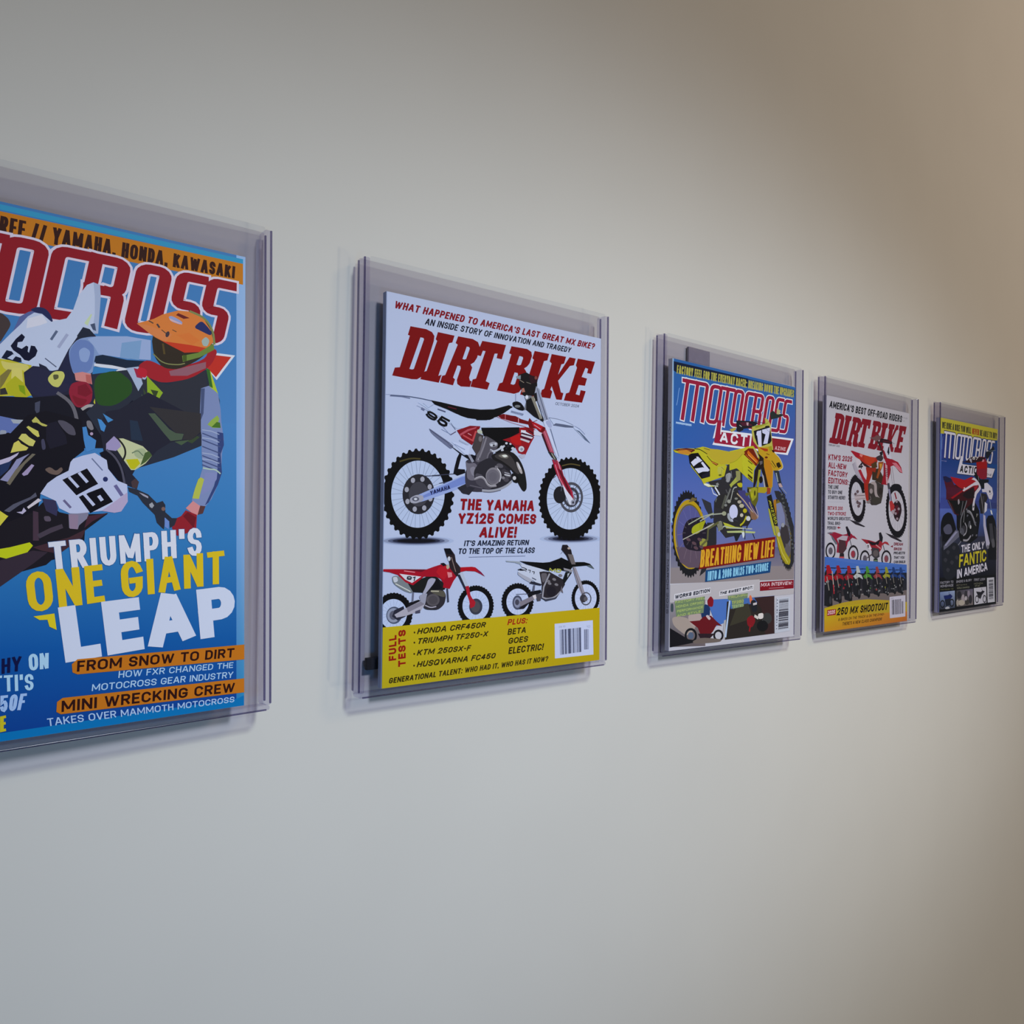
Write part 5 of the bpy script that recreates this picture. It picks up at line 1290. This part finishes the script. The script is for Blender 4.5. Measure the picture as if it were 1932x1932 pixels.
A.T('ACTIO',[785,1318,1095,1345,1075,1480,770,1445],'141420',.24,.22); A.T('ZINE',[1250,1462,1348,1474,1344,1512,1246,1500],'3c3c50',.2)
A.T('MAY 2025',[445,1230,536,1240,534,1258,443,1248],'8c8cc0',.14); A.Q([452,1030,456,900,470,800],7,'8c9ccc')
A.g('motorcycle_picture')
A.c(1760,880,10.73)
A.S([210,1000,300,930,380,960,430,1100,480,1300,420,1480,300,1560,180,1640,160,1400,160,1150],'0a0a18'); A.S([200,1260,290,1170,360,1180,400,1320,350,1380,250,1380],'4c4c64')
A.S([170,1500,300,1560,480,1540,560,1700,560,2000,400,2300,240,2300,180,2000],'1e202c')
for x,y in ((300,1740),(420,1650),(250,1900),(380,1950),(300,2100),(480,1850)): A.S([x-40,y,x,y-50,x+50,y-10,x+10,y+60],'33333f')
A.P([1080,1080,1120,1000,1210,990,1260,1100,1290,1300,1285,1900,1120,1900,1100,1500],'10101a'); A.P([1140,1160,1200,1160,1240,1500,1220,1640,1160,1500],'3c3c48'); A.P([1240,1200,1280,1250,1280,1500,1260,1500],'2c2c3c'); A.S([1180,1480,1240,1460,1260,1640,1200,1660],'54545f')
A.P([440,640,560,560,700,620,840,700,940,900,950,1100,900,1450,760,1560,560,1520,480,1240,480,1040],'0c0a14')
A.P([270,350,420,380,680,350,930,320,950,420,860,560,840,700,560,960,500,1000,420,960,300,720,270,500],'3a0a18')
A.P([300,690,380,760,460,960,560,980,700,700],'0c0a14'); A.L([310,690,430,960],12,'5c6070'); A.S([500,680,530,660,545,740,510,790],'8c8494')
A.P([215,230,380,260,430,380,560,480,420,640,270,680,270,480],'4a1028'); A.P([205,210,260,200,370,250,380,310,280,330,220,280],'1c1c44'); A.P([350,210,500,240,640,275,780,210,840,240,900,300,780,360,600,460,520,420,420,330],'96101f'); A.P([280,420,560,440,600,490,420,600,280,540],'4c1430'); A.P([360,640,590,480,620,500,400,660],'8a0c20')
A.P([620,510,800,380,930,330,960,360,780,430,620,530],'7c1424'); A.P([600,480,860,310,930,310,960,370,820,390,620,510],'b8b4c8'); A.P([780,260,830,225,930,300,970,400,970,460,890,560,850,700,830,900,800,890,800,780,850,520,930,420,920,340,840,280],'b8b4c8')
A.P([830,420,920,370,900,440,850,500],'901a2c'); A.P([640,520,820,430,840,640,700,660,600,600],'1c0c18'); A.S([620,430,650,420,650,460,620,460],'c49ca4')
A.L([610,700,560,1000],30,'5c5c68'); A.Q([680,710,640,850,600,960,560,1080,560,1240],34,'6c6c7a'); A.L([640,900,620,1140],16,'8c8c9a'); A.Q([700,910,760,930,820,1060,860,1200],60,'6a6a78'); A.Q([720,900,770,930,830,1070],20,'8c8c9a')
A.Q([650,1160,690,1240,670,1360,620,1400],34,'8a8898'); A.E(620,1280,40,80,'34323e'); A.S([530,1240,620,1260,640,1400,560,1380],'4c4c5a'); A.E(740,1200,30,70,'4a4a56'); A.E(800,1300,90,130,'14141c'); A.E(760,1230,16,40,'a8a8b4'); A.Q([620,1500,700,1510,760,1420],40,'8c8a9a')
for x,y in ((700,1000),(740,1130),(860,1150),(800,1400),(880,1400),(560,1330),(820,820),(680,870),(900,980)): A.E(x,y,14,24,'5a5a6a',20)
A.L([885,960,885,1030],14,'9c9c8c')
A.P([215,1620,460,1290,520,1310,530,1430,300,1640,220,1700],'5c5c72'); A.P([240,1600,460,1320,500,1330,260,1620],'8080a0'); A.L([180,1380,180,1640],10,'54546a'); A.L([510,1600,570,1520],14,'8c8c9c')
# front end
A.P([890,-130,1000,-180,1100,-100,1100,60,1090,240,1020,260,940,240,900,60],'7e1028'); A.P([890,-60,1090,-60,1090,60,1080,220,1000,250,940,230],'7a1c3c'); A.P([880,-200,1000,-200,1060,-190,1100,-20,1090,0,890,20],'8a0a14')
A.P([830,180,880,120,960,260,1130,260,1130,320,1040,340,1040,440,990,460,940,340],'0e0e18'); A.L([910,120,930,290],16,'8c8c9c')
A.P([1040,340,1100,330,1200,430,1220,560,1190,670,1140,660,1080,520,1000,520,990,460,1040,460],'b8b6cc'); A.P([1135,480,1165,490,1170,530,1140,530],'2c2c3c'); A.L([1140,580,1190,545],6,'2c2c3c')
A.P([980,540,1080,560,1110,640,1060,760,1040,960,960,960,930,700],'24222c'); A.P([1000,600,1040,600,1020,760,990,760],'3a3842'); A.L([965,540,1030,990],16,'8c8894'); A.P([1050,720,1100,760,1090,900,1040,950],'b4b4cc'); A.L([1150,670,1190,960],18,'7c90b4'); A.P([1160,890,1190,890,1210,980,1180,970],'c0c4d0')
A.P([1020,980,1060,1000,1070,1200,1150,1560,1130,1640,1080,1640,1050,1400,1020,1200],'a2a0be'); A.E(1110,1640,26,40,'6c6c7c')
A.c(1730,740,9.564)
A.P([1240,1080,1320,1030,1380,960,1400,1020,1340,1090,1280,1200,1240,1180],'141828'); A.L([1290,1060,1420,1040],10,'5c6c80'); A.P([930,1200,1000,1160,1240,1170,1220,1230,1080,1260,980,1280,800,1260,900,1240],'2a0c1c'); A.P([940,1210,970,1190,990,1240,980,1280],'9c98ac'); A.T('.57',[990,1158,1110,1165,1095,1222,985,1210],'c8c0cc',.22)
A.P([1180,1260,1230,1190,1260,1300,1250,1560,1140,1560,1080,1480,1070,1260],'7c1630'); A.P([1160,1270,1190,1200,1215,1220,1200,1270],'b4788c'); A.P([1070,1260,1240,1250,1260,1370,1090,1380],'900a12')
A.g('headline')
A.c(1730,960,9.564)
A.T('THE ONLY',[798,662,1218,588,1204,722,800,802],'b9b6cc',.2,.1,('14141c',.02))
A.T('FANTIC',[765,830,1248,742,1248,950,756,1064],'aea430',.19,.1,('1a1010',.03))
A.T('IN AMERICA',[722,1105,1262,970,1270,1120,718,1268],'b9b6cc',.2,.1)
A.g('lower_pictures')
for y,s in ((1316,'FACTORY TO'),(1378,'HOMEMADE')): A.T(s,[425,y,655,y-18,652,y+26,422,y+46],'8c8a9c',.19)
A.T('SMOKE & GLORY',[710,1298,988,1270,984,1310,706,1346],'8c8a9c',.19); A.T('FIRST LOOK',[1028,1266,1230,1256,1226,1296,1026,1314],'8c8a9c',.19)
A.T('YAMAHA YZ',[422,1448,656,1436,654,1462,420,1476],'6c6c50',.16); A.T('WORLD CHAMPION',[720,1420,944,1404,940,1436,716,1454],'74746a',.16); A.T('BETAMAX',[712,1372,900,1358,896,1386,710,1400],'6c6a60',.16); A.T('HONDA',[1028,1344,1190,1334,1186,1366,1026,1378],'74746a',.16); A.T('CRF 450',[1040,1388,1130,1384,1128,1412,1038,1416],'74746a',.16)
A.G([415,1505,680,1480,682,1790,412,1820],['6a78a4','8490b4','3c4054','24242e'],2); A.P([480,1570,560,1560,600,1540,640,1580,600,1640,540,1680,490,1620],'14205c'); A.L([575,1500,580,1570],12,'14142c'); A.ring(460,1720,44,70,.68,'14141c'); A.ring(625,1700,46,72,.68,'14141c'); A.P([500,1640,600,1620,610,1740,520,1760],'1c2030'); A.S([500,1790,560,1760,600,1800,520,1815],'9c9cac')
A.G([708,1480,1005,1450,1008,1740,708,1775],['3c3a44','5c5870','6c6468','4c484c'],2)
for x,y,rx,ry,cc in ((760,1560,40,70,'26242e'),(830,1640,34,90,'8c8490'),(880,1560,30,80,'34323c'),(930,1540,24,60,'7c7488'),(960,1640,30,80,'2c2a34'),(800,1700,60,50,'9a9290'),(730,1700,24,60,'8c8484'),(900,1690,40,50,'3a3638'),(880,1620,18,40,'a09aa8')): A.E(x,y,rx,ry,cc)
A.P([1022,1440,1245,1416,1250,1704,1030,1740],'a9a8ba'); A.ring(1078,1640,32,70,.7,'1c1a26'); A.ring(1215,1636,32,70,.7,'1c1a26'); A.P([1060,1500,1150,1510,1180,1480,1220,1500,1170,1560,1140,1640,1100,1600,1080,1540],'1c1a26'); A.L([1160,1440,1180,1500],12,'1c1a26'); A.L([1170,1490,1210,1620],9,'2c2a38'); A.E(1130,1590,30,36,'2c2a34')
A.g('barcode')
A.P([1258,1256,1390,1245,1402,1690,1272,1704],'aaaabc'); A.bars([1290,1290,1372,1282,1374,1645,1292,1656],30,'242234',6,True)
for A in ARTS:
    A.finish()
